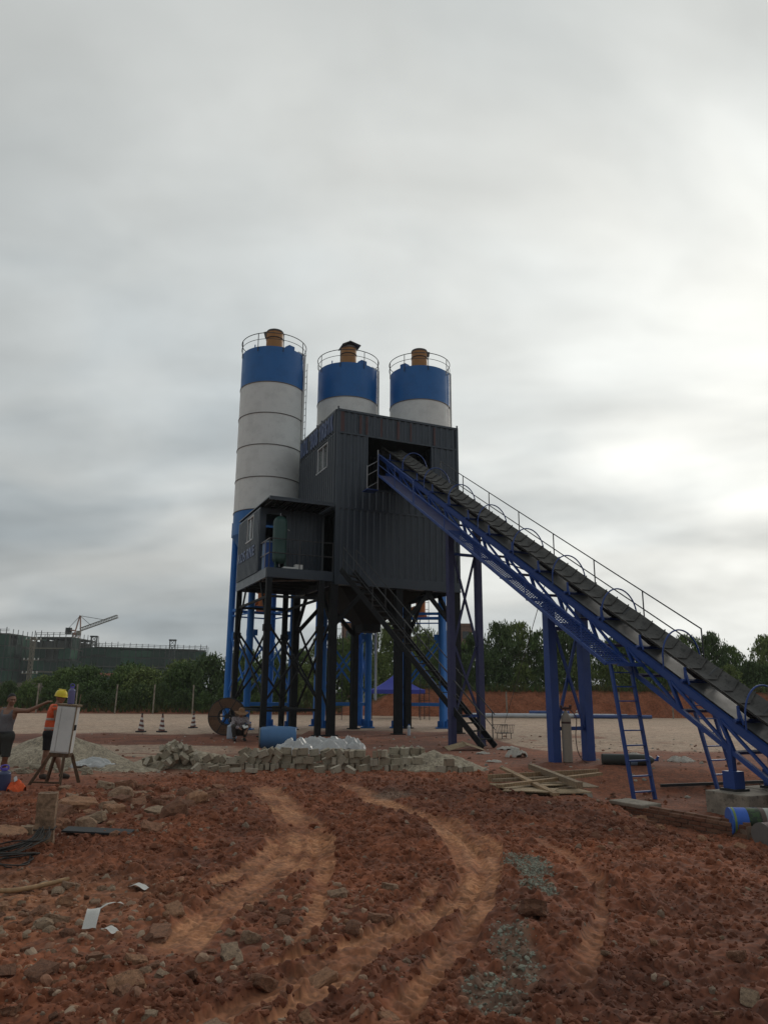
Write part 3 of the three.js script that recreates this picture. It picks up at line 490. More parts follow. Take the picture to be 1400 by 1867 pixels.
// things standing on the side deck
{
  const at = (x, y, z) => toWorld(x, y, z).toArray();
  let t = thing('air_receiver_tank', 'dark green upright air tank on the deck under the canopy', 'tank', at(-2.08, 6.1, -0.42), TT);
  mesh('vessel', lathe([[0.001, 2.06], [0.12, 2.04], [0.21, 1.97], [0.26, 1.86], [0.265, 1.8], [0.265, 0.42], [0.26, 0.36], [0.2, 0.27], [0.1, 0.22], [0.001, 0.21]], 32), M.tankGreen, t);
  mesh('weld_band', lathe([[0.262, 1.08], [0.271, 1.08], [0.271, 1.1], [0.262, 1.1]], 32), M.tankGreen, t); mesh('weld_band', lathe([[0.262, 0.58], [0.271, 0.58], [0.271, 0.6], [0.262, 0.6]], 32), M.tankGreen, t);
  for (let i = 0; i < 3; i++) { const a = i * 2.094 + 0.4; mesh('leg', box(0.07, 0.42, 0.03, Math.cos(a) * 0.235, 0.21, Math.sin(a) * 0.235, 0, -a, 0), M.tankGreen, t); }
  mesh('drain_valve', [rod(v3(0, 0.22, 0.05), v3(0, 0.1, 0.05), 0.02), box(0.06, 0.03, 0.03, 0, 0.12, 0.06)], M.zinc, t);
  mesh('safety_valve', [rod(v3(0, 2.05, 0), v3(0, 2.18, 0), 0.018), rod(v3(0.27, 1.55, 0.1), v3(0.34, 1.5, 0.12), 0.02)], M.zinc, t);
  t = thing('air_compressor', 'pale and bright blue compressor cabinet beside the green tank', 'compressor', at(-2.28, 6.1, -0.98), TT);
  mesh('pale_panel', rbox(0.5, 1.05, 0.24, 0.015, 0, 0.56, -0.12), M.cabinetPale, t); mesh('blue_panel', rbox(0.5, 1.05, 0.2, 0.015, 0, 0.56, 0.105), M.cabinetBlue, t); mesh('base_frame', box(0.48, 0.05, 0.42, 0, 0.025, 0), M.black, t); mesh('top_cover', box(0.52, 0.06, 0.46, 0, 1.115, -0.01), M.cabinetPale, t);
  t = thing('control_box', 'small white box on the front edge of the deck', 'box', at(-1.38, 6.1, -0.22), TT);
  mesh('box_body', rbox(0.3, 0.2, 0.2, 0.01, 0, 0.1, 0), M.white, t); mesh('tray', rbox(0.5, 0.08, 0.22, 0.01, -0.36, 0.04, 0.02), M.white, t); mesh('conduit', rod(v3(-0.42, 0.08, 0.0), v3(-0.42, 0.5, 0.0), 0.015), M.rail, t);
}
// stair from the deck down to the yard
{
  const top = v3(-1.35, 6.05, -27.35), foot = v3(3.25, 0.05, -23.55);
  const run = foot.clone().sub(top), side = v3(run.z, 0, -run.x).normalize(); // to the right of travel
  const t = thing('steel_stair', 'black steel stair descending from the tower deck to the yard behind the conveyor legs', 'stair', [foot.x, 0, foot.z]);
  const o = v3(foot.x, 0, foot.z), L = (p) => p.clone().sub(o), w = 0.36;
  const e = (k, s, h = 0) => L(top.clone().addScaledVector(run, k).addScaledVector(side, s * w).add(v3(0, h, 0)));
  for (const s of [-1, 1]) mesh('stringer', bar(e(0, s), e(1, s), 0.03, 0.19), M.legBlack, t);
  const n = 26; for (let i = 1; i < n; i++) { const k = i / n; const a = e(k, -0.95), b = e(k, 0.95); mesh('tread', bar(a, b, 0.23, 0.03), M.legBlack, t); }
  for (const s of [-1, 1]) { const hr = new THREE.Group(); hr.name = 'hand_rail'; t.add(hr); mesh('rail', rod(e(0.02, s, 0.95), e(1.0, s, 0.95), 0.018), M.rail, hr); mesh('rail', rod(e(0.02, s, 0.5), e(1.0, s, 0.5), 0.014), M.rail, hr); for (const k of [0.02, 0.26, 0.5, 0.74, 0.985]) mesh('rail_post', rod(e(k, s), e(k, s, 0.95), 0.018), M.rail, hr); }
}

// ------------------------------------------------------------------ inclined belt conveyor (tower frame; z runs down the slope)
const SL = 0.613;
{
  const t = thing('belt_conveyor', 'long blue inclined belt conveyor climbing from the lower right into the tower opening', 'conveyor', TWR, TT);
  const P = (x, y0, z) => v3(x, y0 - SL * z, z), nrm = v3(0, 1, SL).normalize();
  const zA = -0.5, zB = 17.55, bn = 2.05, bf = 3.1;
  // belt in a trough
  const prof = [[2.13, 11.3], [2.34, 11.18], [2.42, 11.13], [2.74, 11.13], [2.82, 11.18], [3.03, 11.3]];
  const strip = (pr, za, zb, th, nz = 60) => { const pos = [], idx = []; const m = pr.length; for (let j = 0; j <= nz; j++) { const z = mix(za, zb, j / nz), sag = -0.012 * Math.abs(Math.sin((z + 0.4) / 1.2 * Math.PI)); for (const [x, y] of pr) { const p = P(x, y + sag, z); pos.push(p.x, p.y, p.z); } for (const [x, y] of pr) { const p = P(x, y + sag - th, z); pos.push(p.x, p.y, p.z); } } const r = 2 * m; for (let j = 0; j < nz; j++) for (let i = 0; i < m - 1; i++) { const a = j * r + i, b = a + 1, c = a + r, d = c + 1; idx.push(a, c, d, a, d, b); const A = a + m, B = b + m, C = c + m, Dd = d + m; idx.push(A, Dd, C, A, B, Dd); if (i === 0) idx.push(a, A, C, a, C, c); if (i === m - 2) idx.push(b, d, Dd, b, Dd, B); } const g = new THREE.BufferGeometry(); g.setAttribute('position', new THREE.Float32BufferAttribute(pos, 3)); g.setIndex(idx); g.computeVertexNormals(); return g; };
  const belt = mesh('belt', strip(prof, zA, zB, 0.018), M.rubber, t);
  for (let z = zA + 0.25, i = 0; z < zB - 0.1; z += 0.37, i++) { const c = []; const sw = 0.12; for (let k = 0; k < prof.length - 1; k++) { const a = prof[k], b = prof[k + 1], f = (x) => z + sw * (1 - Math.abs((x - 2.58) / 0.45)); const q = (p) => P(p[0], p[1] + 0.014, f(p[0])); c.push(bar(q(a), q(b), 0.026, 0.032, nrm)); } mesh('cleat', c, M.rubber, belt); }
  mesh('return_belt', strip([[2.16, 10.72], [3.0, 10.72]], zA, zB, 0.015, 4), M.rubber, t);
  mesh('cover_plate', strip([[2.14, 10.97], [3.02, 10.97]], 0.2, zB - 0.4, 0.006, 4), M.beltPlate, t);
  for (const z of [zA, zB]) mesh('pulley', [rod(P(2.12, 10.94, z), P(3.04, 10.94, z), 0.2, 20), rod(P(1.98, 10.94, z), P(3.18, 10.94, z), 0.05, 10)], M.rail, t);
  // idler stands
  for (let z = 0.4; z < zB - 0.3; z += 1.2) { const f = new THREE.Group(); f.name = 'idler'; t.add(f); mesh('stand', [bar(P(2.0, 10.99, z), P(3.15, 10.99, z), 0.07, 0.05, nrm), bar(P(2.12, 11.0, z), P(2.12, 11.26, z), 0.05, 0.03, v3(1, 0, 0)), bar(P(3.04, 11.0, z), P(3.04, 11.26, z), 0.05, 0.03, v3(1, 0, 0)), bar(P(2.06, 11.0, z + 0.14), P(2.12, 11.22, z), 0.03, 0.03)], M.convBlue, f); for (const [a, b] of [[[2.14, 11.25], [2.4, 11.08]], [[2.42, 11.07], [2.74, 11.07]], [[2.76, 11.08], [3.02, 11.25]]]) mesh('roller', rod(P(a[0], a[1], z), P(b[0], b[1], z), 0.045, 10), M.rail, f); }
  // truss
  for (const x of [bn, bf]) {
    const s = x === bn ? -1 : 1;
    mesh('top_chord', [bar(P(x, 10.84, zA - 0.1), P(x, 10.84, zB + 0.2), 0.012, 0.17, nrm), bar(P(x - s * 0.03, 10.93, zA - 0.1), P(x - s * 0.03, 10.93, zB + 0.2), 0.072, 0.012, nrm), bar(P(x - s * 0.03, 10.75, zA - 0.1), P(x - s * 0.03, 10.75, zB + 0.2), 0.072, 0.012, nrm)], M.convBlue, t);
    mesh('bottom_chord', [bar(P(x, 10.33, 0.2), P(x, 10.33, zB + 0.2), 0.07, 0.09, nrm)], M.convBlue, t);
    const st = 1.18; let k = 0;
    for (let z = 0.4; z < zB; z += st, k++) { mesh('truss_post', bar(P(x, 10.36, z + 0.12), P(x, 10.78, z - 0.12), 0.06, 0.075, v3(1, 0, 0)), M.convBlue, t); if (z + st < zB + 0.3) mesh('truss_diagonal', bar(P(x, 10.78, z - 0.08), P(x, 10.36, z + st + 0.08), 0.05, 0.055, v3(1, 0, 0)), M.convBlue, t); }
  }
  for (let z = 0.52; z < zB; z += 1.18) mesh('cross_tie', [bar(P(bn, 10.33, z), P(bf, 10.33, z), 0.05, 0.06, nrm)], M.convBlue, t);
  for (let z = 1.7, k = 0; z < zB - 1.2; z += 2.36, k++) mesh('bottom_brace', bar(P(k % 2 ? bn : bf, 10.33, z - 1.18), P(k % 2 ? bf : bn, 10.33, z), 0.04, 0.03, nrm), M.convBlue, t);
  // hoops over the belt
  for (const z of [1.7, 3.5, 5.25, 7.1, 8.95, 10.7, 12.5, 14.3, 16.2]) { const pts = []; for (let i = 0; i <= 16; i++) { const a = Math.PI * (1 - i / 16); pts.push(P(2.575 + 0.53 * Math.cos(a), 10.94 + 0.2 + 0.62 * Math.sin(a), z)); } pts.unshift(P(2.045, 10.94, z)); pts.push(P(3.105, 10.94, z)); mesh('hoop', pipe(pts, 0.018, 40, 6), M.convBlue, t); }
  // walkways
  const wk = (xa, xb, y0, za, zb, solidTo, nm) => {
    const w = new THREE.Group(); w.name = nm; t.add(w);
    for (const x of [xa, xb]) mesh('edge_angle', bar(P(x, y0, za), P(x, y0, zb), 0.045, 0.07, nrm), M.convBlue, w);
    for (let z = za + 0.05; z < zb; z += 1.18) mesh('bracket', bar(P(xa, y0 - 0.05, z), P(xb, y0 - 0.05, z), 0.045, 0.05, nrm), M.convBlue, w);
    if (solidTo > za) mesh('floor_plate', bar(P((xa + xb) / 2, y0, za), P((xa + xb) / 2, y0, solidTo), Math.abs(xb - xa) - 0.05, 0.008, nrm), M.convMix, w);
    const gr = []; for (let z = Math.max(za, solidTo) + 0.03; z < zb; z += 0.075) gr.push(bar(P(xa + 0.02, y0, z), P(xb - 0.02, y0, z), 0.02, 0.02, nrm)); for (let x = xa + 0.1; x < xb; x += 0.1) gr.push(bar(P(x, y0, Math.max(za, solidTo)), P(x, y0, zb), 0.014, 0.018, nrm));
    const gm = mesh('grating', gr, M.convBlue, w); gm.userData.kind = 'stuff'; return w;
  };
  wk(1.35, 1.98, 10.47, 1.0, 13.35, 6.2, 'walkway'); wk(3.17, 3.76, 10.6, 1.0, 13.9, 1.0, 'walkway');
  mesh('end_platform', [bar(P(1.35, 10.47, 13.3), P(1.98, 10.47, 13.3), 0.05, 0.06), span(1.35, 2.0, 2.27, 2.3, 13.3, 13.75), bar(v3(1.35, 2.26, 13.72), v3(2.05, 2.26, 13.72), 0.05, 0.07)], M.convBlue, t);
  // railings
  const rl = (x, base, tops, za, zb, step, mat) => { const g = new THREE.Group(); g.name = 'walkway_rail'; t.add(g); for (const y of tops) mesh('rail', rod(P(x, y, za), P(x, y, zb), 0.017), mat, g); for (let z = za; z <= zb + 0.01; z += step) mesh('rail_post', rod(P(x, base, z), P(x, tops[0], z), 0.017), mat, g); };
  rl(1.35, 10.47, [11.32, 10.9], 1.0, 4.0, 1.5, M.convBlue); rl(1.35, 10.47, [10.92], 4.1, 12.6, 2.12, M.convBlue);
  rl(3.76, 10.6, [11.56, 11.1], 1.6, 13.8, 1.742, M.rail);
  { const g = new THREE.Group(); g.name = 'end_rail'; t.add(g); for (const [a, b] of [[[0.9, 8.85], [0.9, 9.85]], [[1.35, 8.85], [1.35, 10.55]]]) mesh('rail_post', rod(v3(a[0], a[1] + 0.4, 0.95), v3(b[0], b[1] + 0.35, 0.95), 0.02), M.zinc, g); for (const y of [9.3, 9.8, 10.15]) mesh('rail', rod(v3(0.9, y, 0.95), v3(1.35, y + 0.3, 0.95), 0.015), M.zinc, g); mesh('step_plate', span(0.88, 1.36, 9.24, 9.27, 0.5, 1.0), M.convBlue, g); }
  // supports
  for (const [z, w, h] of [[5.3, 0.2, 1], [10.45, 0.235, 0]]) {
    const yb = -0.08, s = new THREE.Group(); s.name = 'support_frame'; t.add(s);
    for (const x of [bn, bf]) { const top = 10.29 - SL * (z - w / 2) ; mesh('column', [span(x - w / 2, x + w / 2, yb, top, z - w / 2, z + w / 2)], h ? M.convMix : M.convBlue, s); mesh('base_plate', span(x - w, x + w, yb - 0.02, yb + 0.05, z - w, z + w), M.black, s); }
    const ty = 10.2 - SL * z;
    for (const y of h ? [0.9, ty - 0.9] : [0.75, ty - 0.55]) mesh('tie', span(bn + w / 2, bf - w / 2, y, y + 0.09, z - 0.04, z + 0.04), M.convBlue, s);
    const lev = h ? [0.95, 3.1, ty - 0.9] : [0.8, ty - 0.5];
    for (let i = 0; i < lev.length - 1; i++) mesh('cross_brace', [bar(v3(bn + w / 2, lev[i], z - 0.02), v3(bf - w / 2, lev[i + 1], z - 0.02), 0.05, 0.07), bar(v3(bf - w / 2, lev[i], z + 0.05), v3(bn + w / 2, lev[i + 1], z + 0.05), 0.05, 0.07)], h ? M.convMix : M.convBlue, s);
  }
  for (const x of [2.05, 3.1]) { const j = mesh('tail_jack', [span(x - 0.05, x + 0.05, 0.25, 0.72, 15.75, 15.85), span(x - 0.13, x + 0.13, -0.02, 0.28, 15.67, 15.93)], M.convBlue, t); mesh('jack_base', span(x - 0.18, x + 0.18, -0.06, -0.02, 15.62, 15.98), M.black, j); }
  for (const x of [2.04, 3.11]) mesh('tail_plate', span(x - 0.02, x + 0.02, -0.3, 0.55, 16.9, 17.6), M.convBlue, t);
}
// ladders from the walkway ends
function ladder(label, x0, x1, zt, yt, zf, yf) {
  const w0 = toWorld((x0 + x1) / 2, 0, zf), t = thing('blue_ladder', label, 'ladder', [w0.x, yf, w0.z], TT, 'conveyor ladders'), hw = (x1 - x0) / 2, top = v3(0, yt - yf, zt - zf);
  for (const s of [-1, 1]) mesh('side_rail', bar(v3(s * hw, 0, 0), v3(s * hw, 0, 0).add(top), 0.05, 0.075), M.convBlue, t);
  const n = 9; for (let i = 1; i <= n; i++) { const k = (i - 0.4) / (n + 0.2); mesh('rung', bar(v3(-hw, top.y * k, top.z * k), v3(hw, top.y * k, top.z * k), 0.09, 0.025), M.convBlue, t); }
}
ladder('blue steel ladder leaning against the near walkway of the conveyor', 1.38, 1.93, 13.45, 2.28, 13.9, -0.46);
ladder('blue steel ladder on the far side of the conveyor beyond the tail support', 3.2, 3.74, 13.7, 2.15, 14.4, -0.42);

// ------------------------------------------------------------------ loose stuff of the yard
const put = (X, D, dy = 0) => [X, gH(X, D) + dy, -D];
// -- concrete footings under the conveyor and silos
function footing(label, x, z, w, d, yTop, h, mat) { const c = toWorld(x, 0, z), t = thing('concrete_footing', label, 'footing', [c.x, yTop - h, c.z], TT, 'concrete footings'); mesh('pad', rbox(w, h, d, 0.02, 0, h / 2, 0), mat, t); }
footing('long low concrete footing under the tall conveyor columns by the stair', 2.57, 5.3, 1.9, 0.8, -0.1, 0.4, M.mudConcrete);
footing('muddy concrete footing under the left column of the lower conveyor support', 2.05, 10.5, 0.95, 0.8, -0.1, 0.42, M.mudConcrete);
footing('muddy concrete footing under the right column of the lower conveyor support', 3.12, 10.5, 0.9, 0.8, -0.1, 0.42, M.mudConcrete);
footing('large square concrete block carrying the blue jack at the conveyor tail', 2.12, 15.98, 1.0, 0.95, -0.06, 0.62, M.concrete);
footing('concrete block behind the tail block at the right edge', 3.15, 15.8, 0.95, 0.9, -0.06, 0.62, M.concrete);
// -- low brick kerb in front of the conveyor tail
{
  const a = V(4.28, 0, 14.2), b = V(5.6, 0, 11.9), d = b.clone().sub(a), L = d.length(), t = thing('brick_footing_wall', 'low mortar-topped brick footing wall in front of the conveyor tail', 'wall', [a.x, -0.5, a.z], Math.atan2(-d.z, d.x));
  mesh('mortar_core', box(L, 0.24, 0.42, L / 2, 0.12, 0), M.mudConcrete, t); mesh('mortar_top', rbox(0.75, 0.07, 0.5, 0.02, 0.35, 0.275, 0), M.concrete, t);
  const bg = rbox(0.215, 0.055, 0.1, 0.006); metreUV(bg); const bm = [[0.24, 0.11, 0.07], [0.20, 0.095, 0.06], [0.27, 0.15, 0.10]].map((c) => std(c, { roughness: 1, map: concMap }));
  for (let r = 0; r < 4; r++) for (let i = 0; i < Math.floor(L / 0.23); i++) { const m = new THREE.Mesh(bg, pick(bm)); m.name = 'brick'; m.position.set(0.13 + i * 0.23 + (r % 2) * 0.1, 0.035 + r * 0.066, 0.175 + rr(-0.006, 0.008)); t.add(m); }
  for (let i = 0; i < Math.floor((L - 0.8) / 0.23); i++) { const m = new THREE.Mesh(bg, pick(bm)); m.name = 'brick'; m.position.set(0.92 + i * 0.23, 0.268 + rr(-0.004, 0.006), 0.12 + rr(-0.02, 0.02)); m.rotation.y = rr(-0.05, 0.05); t.add(m); }
}
// -- painted tins lying at the right edge
function tin(label, X, D, r, L, yaw, dy, parts) { const t = thing('paint_drum', label, 'drum', put(X, D, dy), yaw, 'drums at the right edge'); for (const [nm, x0, x1, m, k = 1] of parts) { const g = new THREE.CylinderGeometry(r * k, r * k, (x1 - x0) * L, 32); g.rotateZ(Math.PI / 2); g.translate((x0 + x1) / 2 * L, r, 0); mesh(nm, g, m, t); } return t; }
const drumArt = tex(256, (x, y, i) => { const n = fB[(y * 2) * 512 + x * 2], h = y / 256 + 0.18 * (n - 0.5); const sky = [0.16, 0.36, 0.72], leaf = n > 0.5 ? [0.16, 0.27, 0.09] : [0.09, 0.15, 0.06]; const e = x > 60 && x < 150 ? S(h, 0.62, 0.5) : 0; return [mix(sky[0], leaf[0], e), mix(sky[1], leaf[1], e), mix(sky[2], leaf[2], e)]; }, 1);
{
  const t = tin('drum lying on its side with a blue and green printed landscape and grey end', 5.3, 12.1, 0.2, 0.85, -0.12, 0.0, [['printed_sleeve', 0.07, 0.5, std(0xffffff, { map: drumArt, roughness: 0.5 })], ['rim', 0.0, 0.03, paint([0.03, 0.13, 0.5], 0.6), 1.0], ['green_band', 0.03, 0.07, paint([0.16, 0.25, 0.07], 0.6), 1.015], ['brown_band', 0.5, 0.58, paint([0.10, 0.06, 0.05], 0.7), 1.015], ['plain_sleeve', 0.58, 1.0, paint([0.38, 0.40, 0.36], 0.7)]]);
  tin('plain brown drum at the very right edge behind the printed one', 5.42, 11.35, 0.16, 0.5, 0.5, -0.04, [['drum_body', 0, 1, M.primer], ['rim', -0.02, 0, M.flange, 1.03]]);
}
// -- gas cylinders
{
  let t = thing('gas_cylinder', 'upright dusty pale gas cylinder with hoses standing behind the lower conveyor columns', 'cylinder', put(4.6, 19.3), 0, 'gas cylinders');
  mesh('bottle', lathe([[0.001, 0], [0.11, 0.0], [0.12, 0.03], [0.12, 1.02], [0.11, 1.1], [0.07, 1.17], [0.04, 1.2], [0.04, 1.24], [0.001, 1.24]], 24), paint([0.36, 0.31, 0.25], 0.9), t);
  mesh('paint_band', lathe([[0.1205, 0.93], [0.1225, 0.93], [0.1225, 0.98], [0.1205, 0.98]], 24), M.primer, t);
  mesh('regulator', [rod(v3(0, 1.22, 0), v3(0, 1.34, 0), 0.02), rod(v3(-0.1, 1.3, 0), v3(0.12, 1.3, 0), 0.03, 8), rod(v3(0.12, 1.3, 0), v3(0.12, 1.38, 0.03), 0.035, 8), rod(v3(-0.1, 1.3, 0.02), v3(-0.12, 1.37, 0.03), 0.03, 8)], M.primer, t);
  mesh('hose', pipe([v3(0.1, 1.28, 0), v3(0.24, 1.1, 0.05), v3(0.2, 0.6, 0.1), v3(0.26, 0.2, 0.1), v3(0.4, 0.02, 0.2), v3(1.0, 0.015, 0.3)], 0.012, 30), M.primer, t);
  t = thing('gas_cylinder', 'dark gas cylinder lying on the ground behind the near ladder', 'cylinder', put(5.35, 18.6, -0.01), -0.13, 'gas cylinders');
  { const g = lathe([[0.001, 0], [0.12, 0], [0.13, 0.03], [0.13, 1.0], [0.12, 1.08], [0.07, 1.16], [0.04, 1.2], [0.001, 1.2]], 24); g.rotateZ(-Math.PI / 2); g.translate(-0.1, 0.13, 0); mesh('bottle', g, paint([0.05, 0.055, 0.05], 0.8), t); mesh('valve', [rod(v3(1.08, 0.13, 0), v3(1.2, 0.13, 0), 0.025, 8), rod(v3(1.16, 0.13, 0), v3(1.2, 0.22, 0.02), 0.03, 8)], M.cabinetBlue, t); mesh('paper_label', (() => { const q = new THREE.CylinderGeometry(0.132, 0.132, 0.16, 16, 1, true, 0.3, 1.4); q.rotateZ(-Math.PI / 2); q.translate(0.62, 0.13, 0); return q; })(), M.cabinetPale, t); }
}
// -- ground hose and steel bar by the ladders
tag(mesh('long_steel_bar', bar(v3(...put(6.0, 16.9, 0.05)), v3(...put(8.6, 17.2, 0.05)), 0.05, 0.06), M.black), 'long dark steel bar lying on the ground behind the ladders', 'bar');
// -- timber heap
{
  const y = 0.02;
  const G = 'timbers of the heap in front of the lower conveyor support';
  const pl = (nm, label, a, b, w, h, mat) => { const A = v3(a[0], y + a[1], -a[2]), B = v3(b[0], y + b[1], -b[2]), c = A.clone().add(B).multiplyScalar(0.5), t = new THREE.Mesh(metreUV(merge([bar(A.clone().sub(c), B.clone().sub(c), w, h)])), mat); t.name = numbered(nm); t.position.copy(c); scene.add(t); tag(t, label, nm === 'plank' ? 'plank' : nm === 'timber_beam' ? 'beam' : 'board', G); };
  const sh = (label, X, D, w, d, ry, dy, mat) => { const t = new THREE.Mesh(metreUV(merge([box(w, 0.018, d)])), mat); t.name = numbered('plywood_sheet'); t.position.set(X, y + dy, -D); t.rotation.set(rr(-0.04, 0.04), ry, rr(-0.05, 0.05)); scene.add(t); tag(t, label, 'plywood', G); };
  sh('broad pale plywood sheet at the bottom of the timber heap', 2.75, 13.75, 1.3, 1.3, 0.3, 0.02, M.ply);
  sh('rounded plywood offcut on top of the bottom sheet', 2.5, 13.2, 0.8, 0.7, -0.4, 0.055, M.ply);
  sh('narrow plywood strip under the crossing beams', 3.05, 14.0, 1.1, 0.5, 0.7, 0.06, M.ply);
  sh('plywood corner sticking out at the right of the timber heap', 3.35, 14.1, 0.8, 0.8, 0.15, 0.04, M.woodGrey);
  pl('plank', 'longest plank of the timber heap, lying level at the back', [1.98, 0.09, 14.6], [4.25, 0.13, 15.4], 0.06, 0.12, M.wood);
  pl('plank', 'thin plank lying just in front of the longest one', [2.0, 0.09, 14.2], [3.3, 0.11, 14.6], 0.09, 0.05, M.woodGrey);
  pl('plank', 'plank rising to the right across the front of the timber heap', [1.95, 0.11, 13.2], [4.16, 0.15, 14.9], 0.1, 0.05, M.wood);
  pl('timber_beam', 'thick squared beam lying across the top of the timber heap', [2.97, 0.21, 15.6], [3.35, 0.12, 13.3], 0.11, 0.1, M.woodGrey);
  pl('plank', 'short plank pointing at the camera on the left of the timber heap', [2.39, 0.18, 15.6], [2.79, 0.06, 12.6], 0.11, 0.045, M.wood);
  const lg = thing('log_section', 'grey round concrete core lying under the right end of the timber heap', 'core', [3.15, y - 0.26, -13.05], -0.5);
  const g = new THREE.CylinderGeometry(0.115, 0.115, 1.0, 28); g.rotateX(Math.PI / 2); g.translate(0, 0.115, -0.45); mesh('core', g, M.concrete, lg);
}
// -- cement brick piles: every brick a thing
{
  const bw = 0.22, bh = 0.145, bd = 0.09, geo = [0, 1, 2].map((k) => { const g = rbox(bw, bh, bd, 0.008); const p = g.attributes.position; for (let i = 0; i < p.count; i++) { const x = p.getX(i), y = p.getY(i), z = p.getZ(i); p.setXYZ(i, x + 0.006 * n3(x * 9, y * 9, z * 9 + k * 5), y + 0.006 * n3(x * 9 + 7, y * 9 + k, z * 9), z + 0.005 * n3(x * 9, y * 9 + 3, z * 9 + k)); } g.computeVertexNormals(); return metreUV(g); });
  const brick = (X, Y, D, rx, ry, rz, label, group) => { const m = new THREE.Mesh(pick(geo), pick(brickMats)); m.name = numbered('cement_brick'); m.position.set(X, Y, -D); m.rotation.set(rx, ry, rz, 'YXZ'); scene.add(m); tag(m, label, 'brick', group); return m; };
  const row = (x0, x1, D0, D1, layers, label, group, tilt) => {
    for (let k = 0; k < layers; k++) {
      const s = k * 0.14; let x = x0 + s + rr(0, 0.1); const xe = x1 - s;
      while (x < xe) {
        const f = (x - x0) / (x1 - x0), lim = layers * (0.8 + 0.75 * n3(x * 1.25, D0, 4.4)); if (k > 0 && k > lim) { x += 0.15; continue; }
        const D = mix(D0, D1, f) + 0.09 * n3(x * 2, k, 1) - 0.02 * k, g = gH(x, D), kind = rnd(), loose = n3(x * 0.9, 7, D0) > 0.05 || rnd() < 0.16;
        if (tilt && loose && k > 0) { const rz = rr(0.3, 0.95) * (n3(x * 1.6, 3, k) > -0.1 ? 1 : -1); brick(x + 0.09, g - 0.02 + k * 0.128 + bh / 2 + 0.03, D + rr(-0.07, 0.05), rr(-0.35, 0.35), rr(-0.6, 0.6), rz, label, group); x += rr(0.14, 0.22); }
        else if (kind < 0.55) { brick(x + bd / 2, g - 0.02 + k * (bh + 0.003) + bh / 2, D + rr(-0.05, 0.05), rr(-0.1, 0.1), Math.PI / 2 + rr(-0.25, 0.25), rr(-0.12, 0.12), label, group); x += bd + rr(0.004, 0.03); }
        else { brick(x + bw / 2, g - 0.02 + k * (bh + 0.003) + bh / 2, D + rr(-0.12, 0.05), rr(-0.09, 0.09), rr(-0.3, 0.3), rr(-0.1, 0.1), label, group); x += bw + rr(0.005, 0.05); }
      }
    }
  };
  const A = 'cement brick in the long pile below the blue barrel', gA = 'bricks of the long middle pile';
  row(-4.1, -1.4, 17.0, 16.95, 3, A, gA, true); row(-1.5, 0.35, 16.9, 16.8, 3, A, gA, true); row(-3.5, -0.3, 17.3, 17.2, 3, A, gA, true);
  row(0.3, 0.95, 16.9, 16.9, 2, A, gA, false);
  const B = 'cement brick in the heap left of the long pile', gB = 'bricks of the left heap';
  for (let i = 0; i < 46; i++) { const r = Math.abs(rr(-1, 1)) * 0.75, a = rr(0, 6.28), X = -4.62 + Math.cos(a) * r * 0.95, D = 17.15 + Math.sin(a) * r * 0.55, top = 0.62 * (1 - r / 0.95); brick(X, gH(X, D) + Math.max(0.04, top * rr(0.35, 1)), D, rr(-0.6, 0.6), rr(0, 3.1), rr(-0.9, 0.9), B, gB); }
  const C = 'cement brick in the stack on the sand heap by the tower', gC = 'bricks of the right heap';
  row(-0.15, 1.25, 17.75, 17.75, 4, C, gC, false); row(-0.1, 1.1, 18.0, 18.0, 5, C, gC, true);
  const E1 = 'cement brick in the small front row at the foot of the sand heap', gE = 'bricks in front of the sand heap';
  row(1.05, 1.75, 16.55, 16.55, 1, E1, gE, false); row(1.15, 1.45, 16.58, 16.58, 2, E1, gE, false);
  const F = 'stray cement brick lying in front of the long pile', gF = 'stray bricks';
  for (const [X, D, ry, rz, rx] of [[-3.55, 16.45, 0.5, 0.2, 0.1], [-3.3, 16.35, 0.3, 0.15, 0], [-3.05, 16.25, 0.6, 0.1, 1.4], [-2.7, 16.15, -0.4, 0, 1.5], [-0.95, 16.1, 0.7, 0.3, 0], [-0.65, 16.05, -0.6, -0.4, 0.2], [-1.3, 16.2, 0.2, 0.1, 0.2], [-0.4, 16.4, 1.1, 0.1, 0], [-3.95, 16.6, 0.9, 0.6, 0]]) brick(X, gH(X, D) + 0.06, D, rx, ry, rz, F, gF);
}
// -- sand heaps
function heap(name, label, X, D, rx, rd, h, mat, sx = 1) {
  const n = 44, pos = [], idx = [];
  for (let j = 0; j <= n; j++) for (let i = 0; i <= n; i++) { const u = i / n * 2 - 1, v = j / n * 2 - 1, r = Math.hypot(u, v) + 0.12 * fbm(u * 2 + X, v * 2 + D, 1, 3), x = u * rx, d = v * rd, hh = h * Math.pow(clamp(1 - r, 0, 1), 0.9) * (1 + 0.2 * n3(u * 3, v * 3, X)); pos.push(x, (r < 1 ? hh : -0.08) + gH(X + x, D + d) - gH(X, D) - 0.012, -d); }
  for (let j = 0; j < n; j++) for (let i = 0; i < n; i++) { const a = j * (n + 1) + i, b = a + 1, c = a + n + 1, d = c + 1; idx.push(a, b, d, a, d, c); }
  const g = new THREE.BufferGeometry(); g.setAttribute('position', new THREE.Float32BufferAttribute(pos, 3)); g.setIndex(idx); g.computeVertexNormals();
  const m = new THREE.Mesh(metreUV(merge([g])), mat); m.geometry.computeVertexNormals(); const mg2 = mergeVertices(new THREE.BufferGeometry().copy(g)); mg2.computeVertexNormals(); metreUV(mg2); m.geometry = mg2;
  m.name = numbered(name); m.position.set(...put(X, D)); scene.add(m); return tag(m, label, 'heap', 'sand heaps');
}
heap('sand_heap', 'grey sand heap spilling right from the bricks in front of the tower', 1.2, 17.2, 1.15, 0.75, 0.42, M.sand);
heap('sand_heap', 'broad grey sand heap behind the two workers', -7.6, 18.2, 1.75, 1.2, 0.75, M.sand);
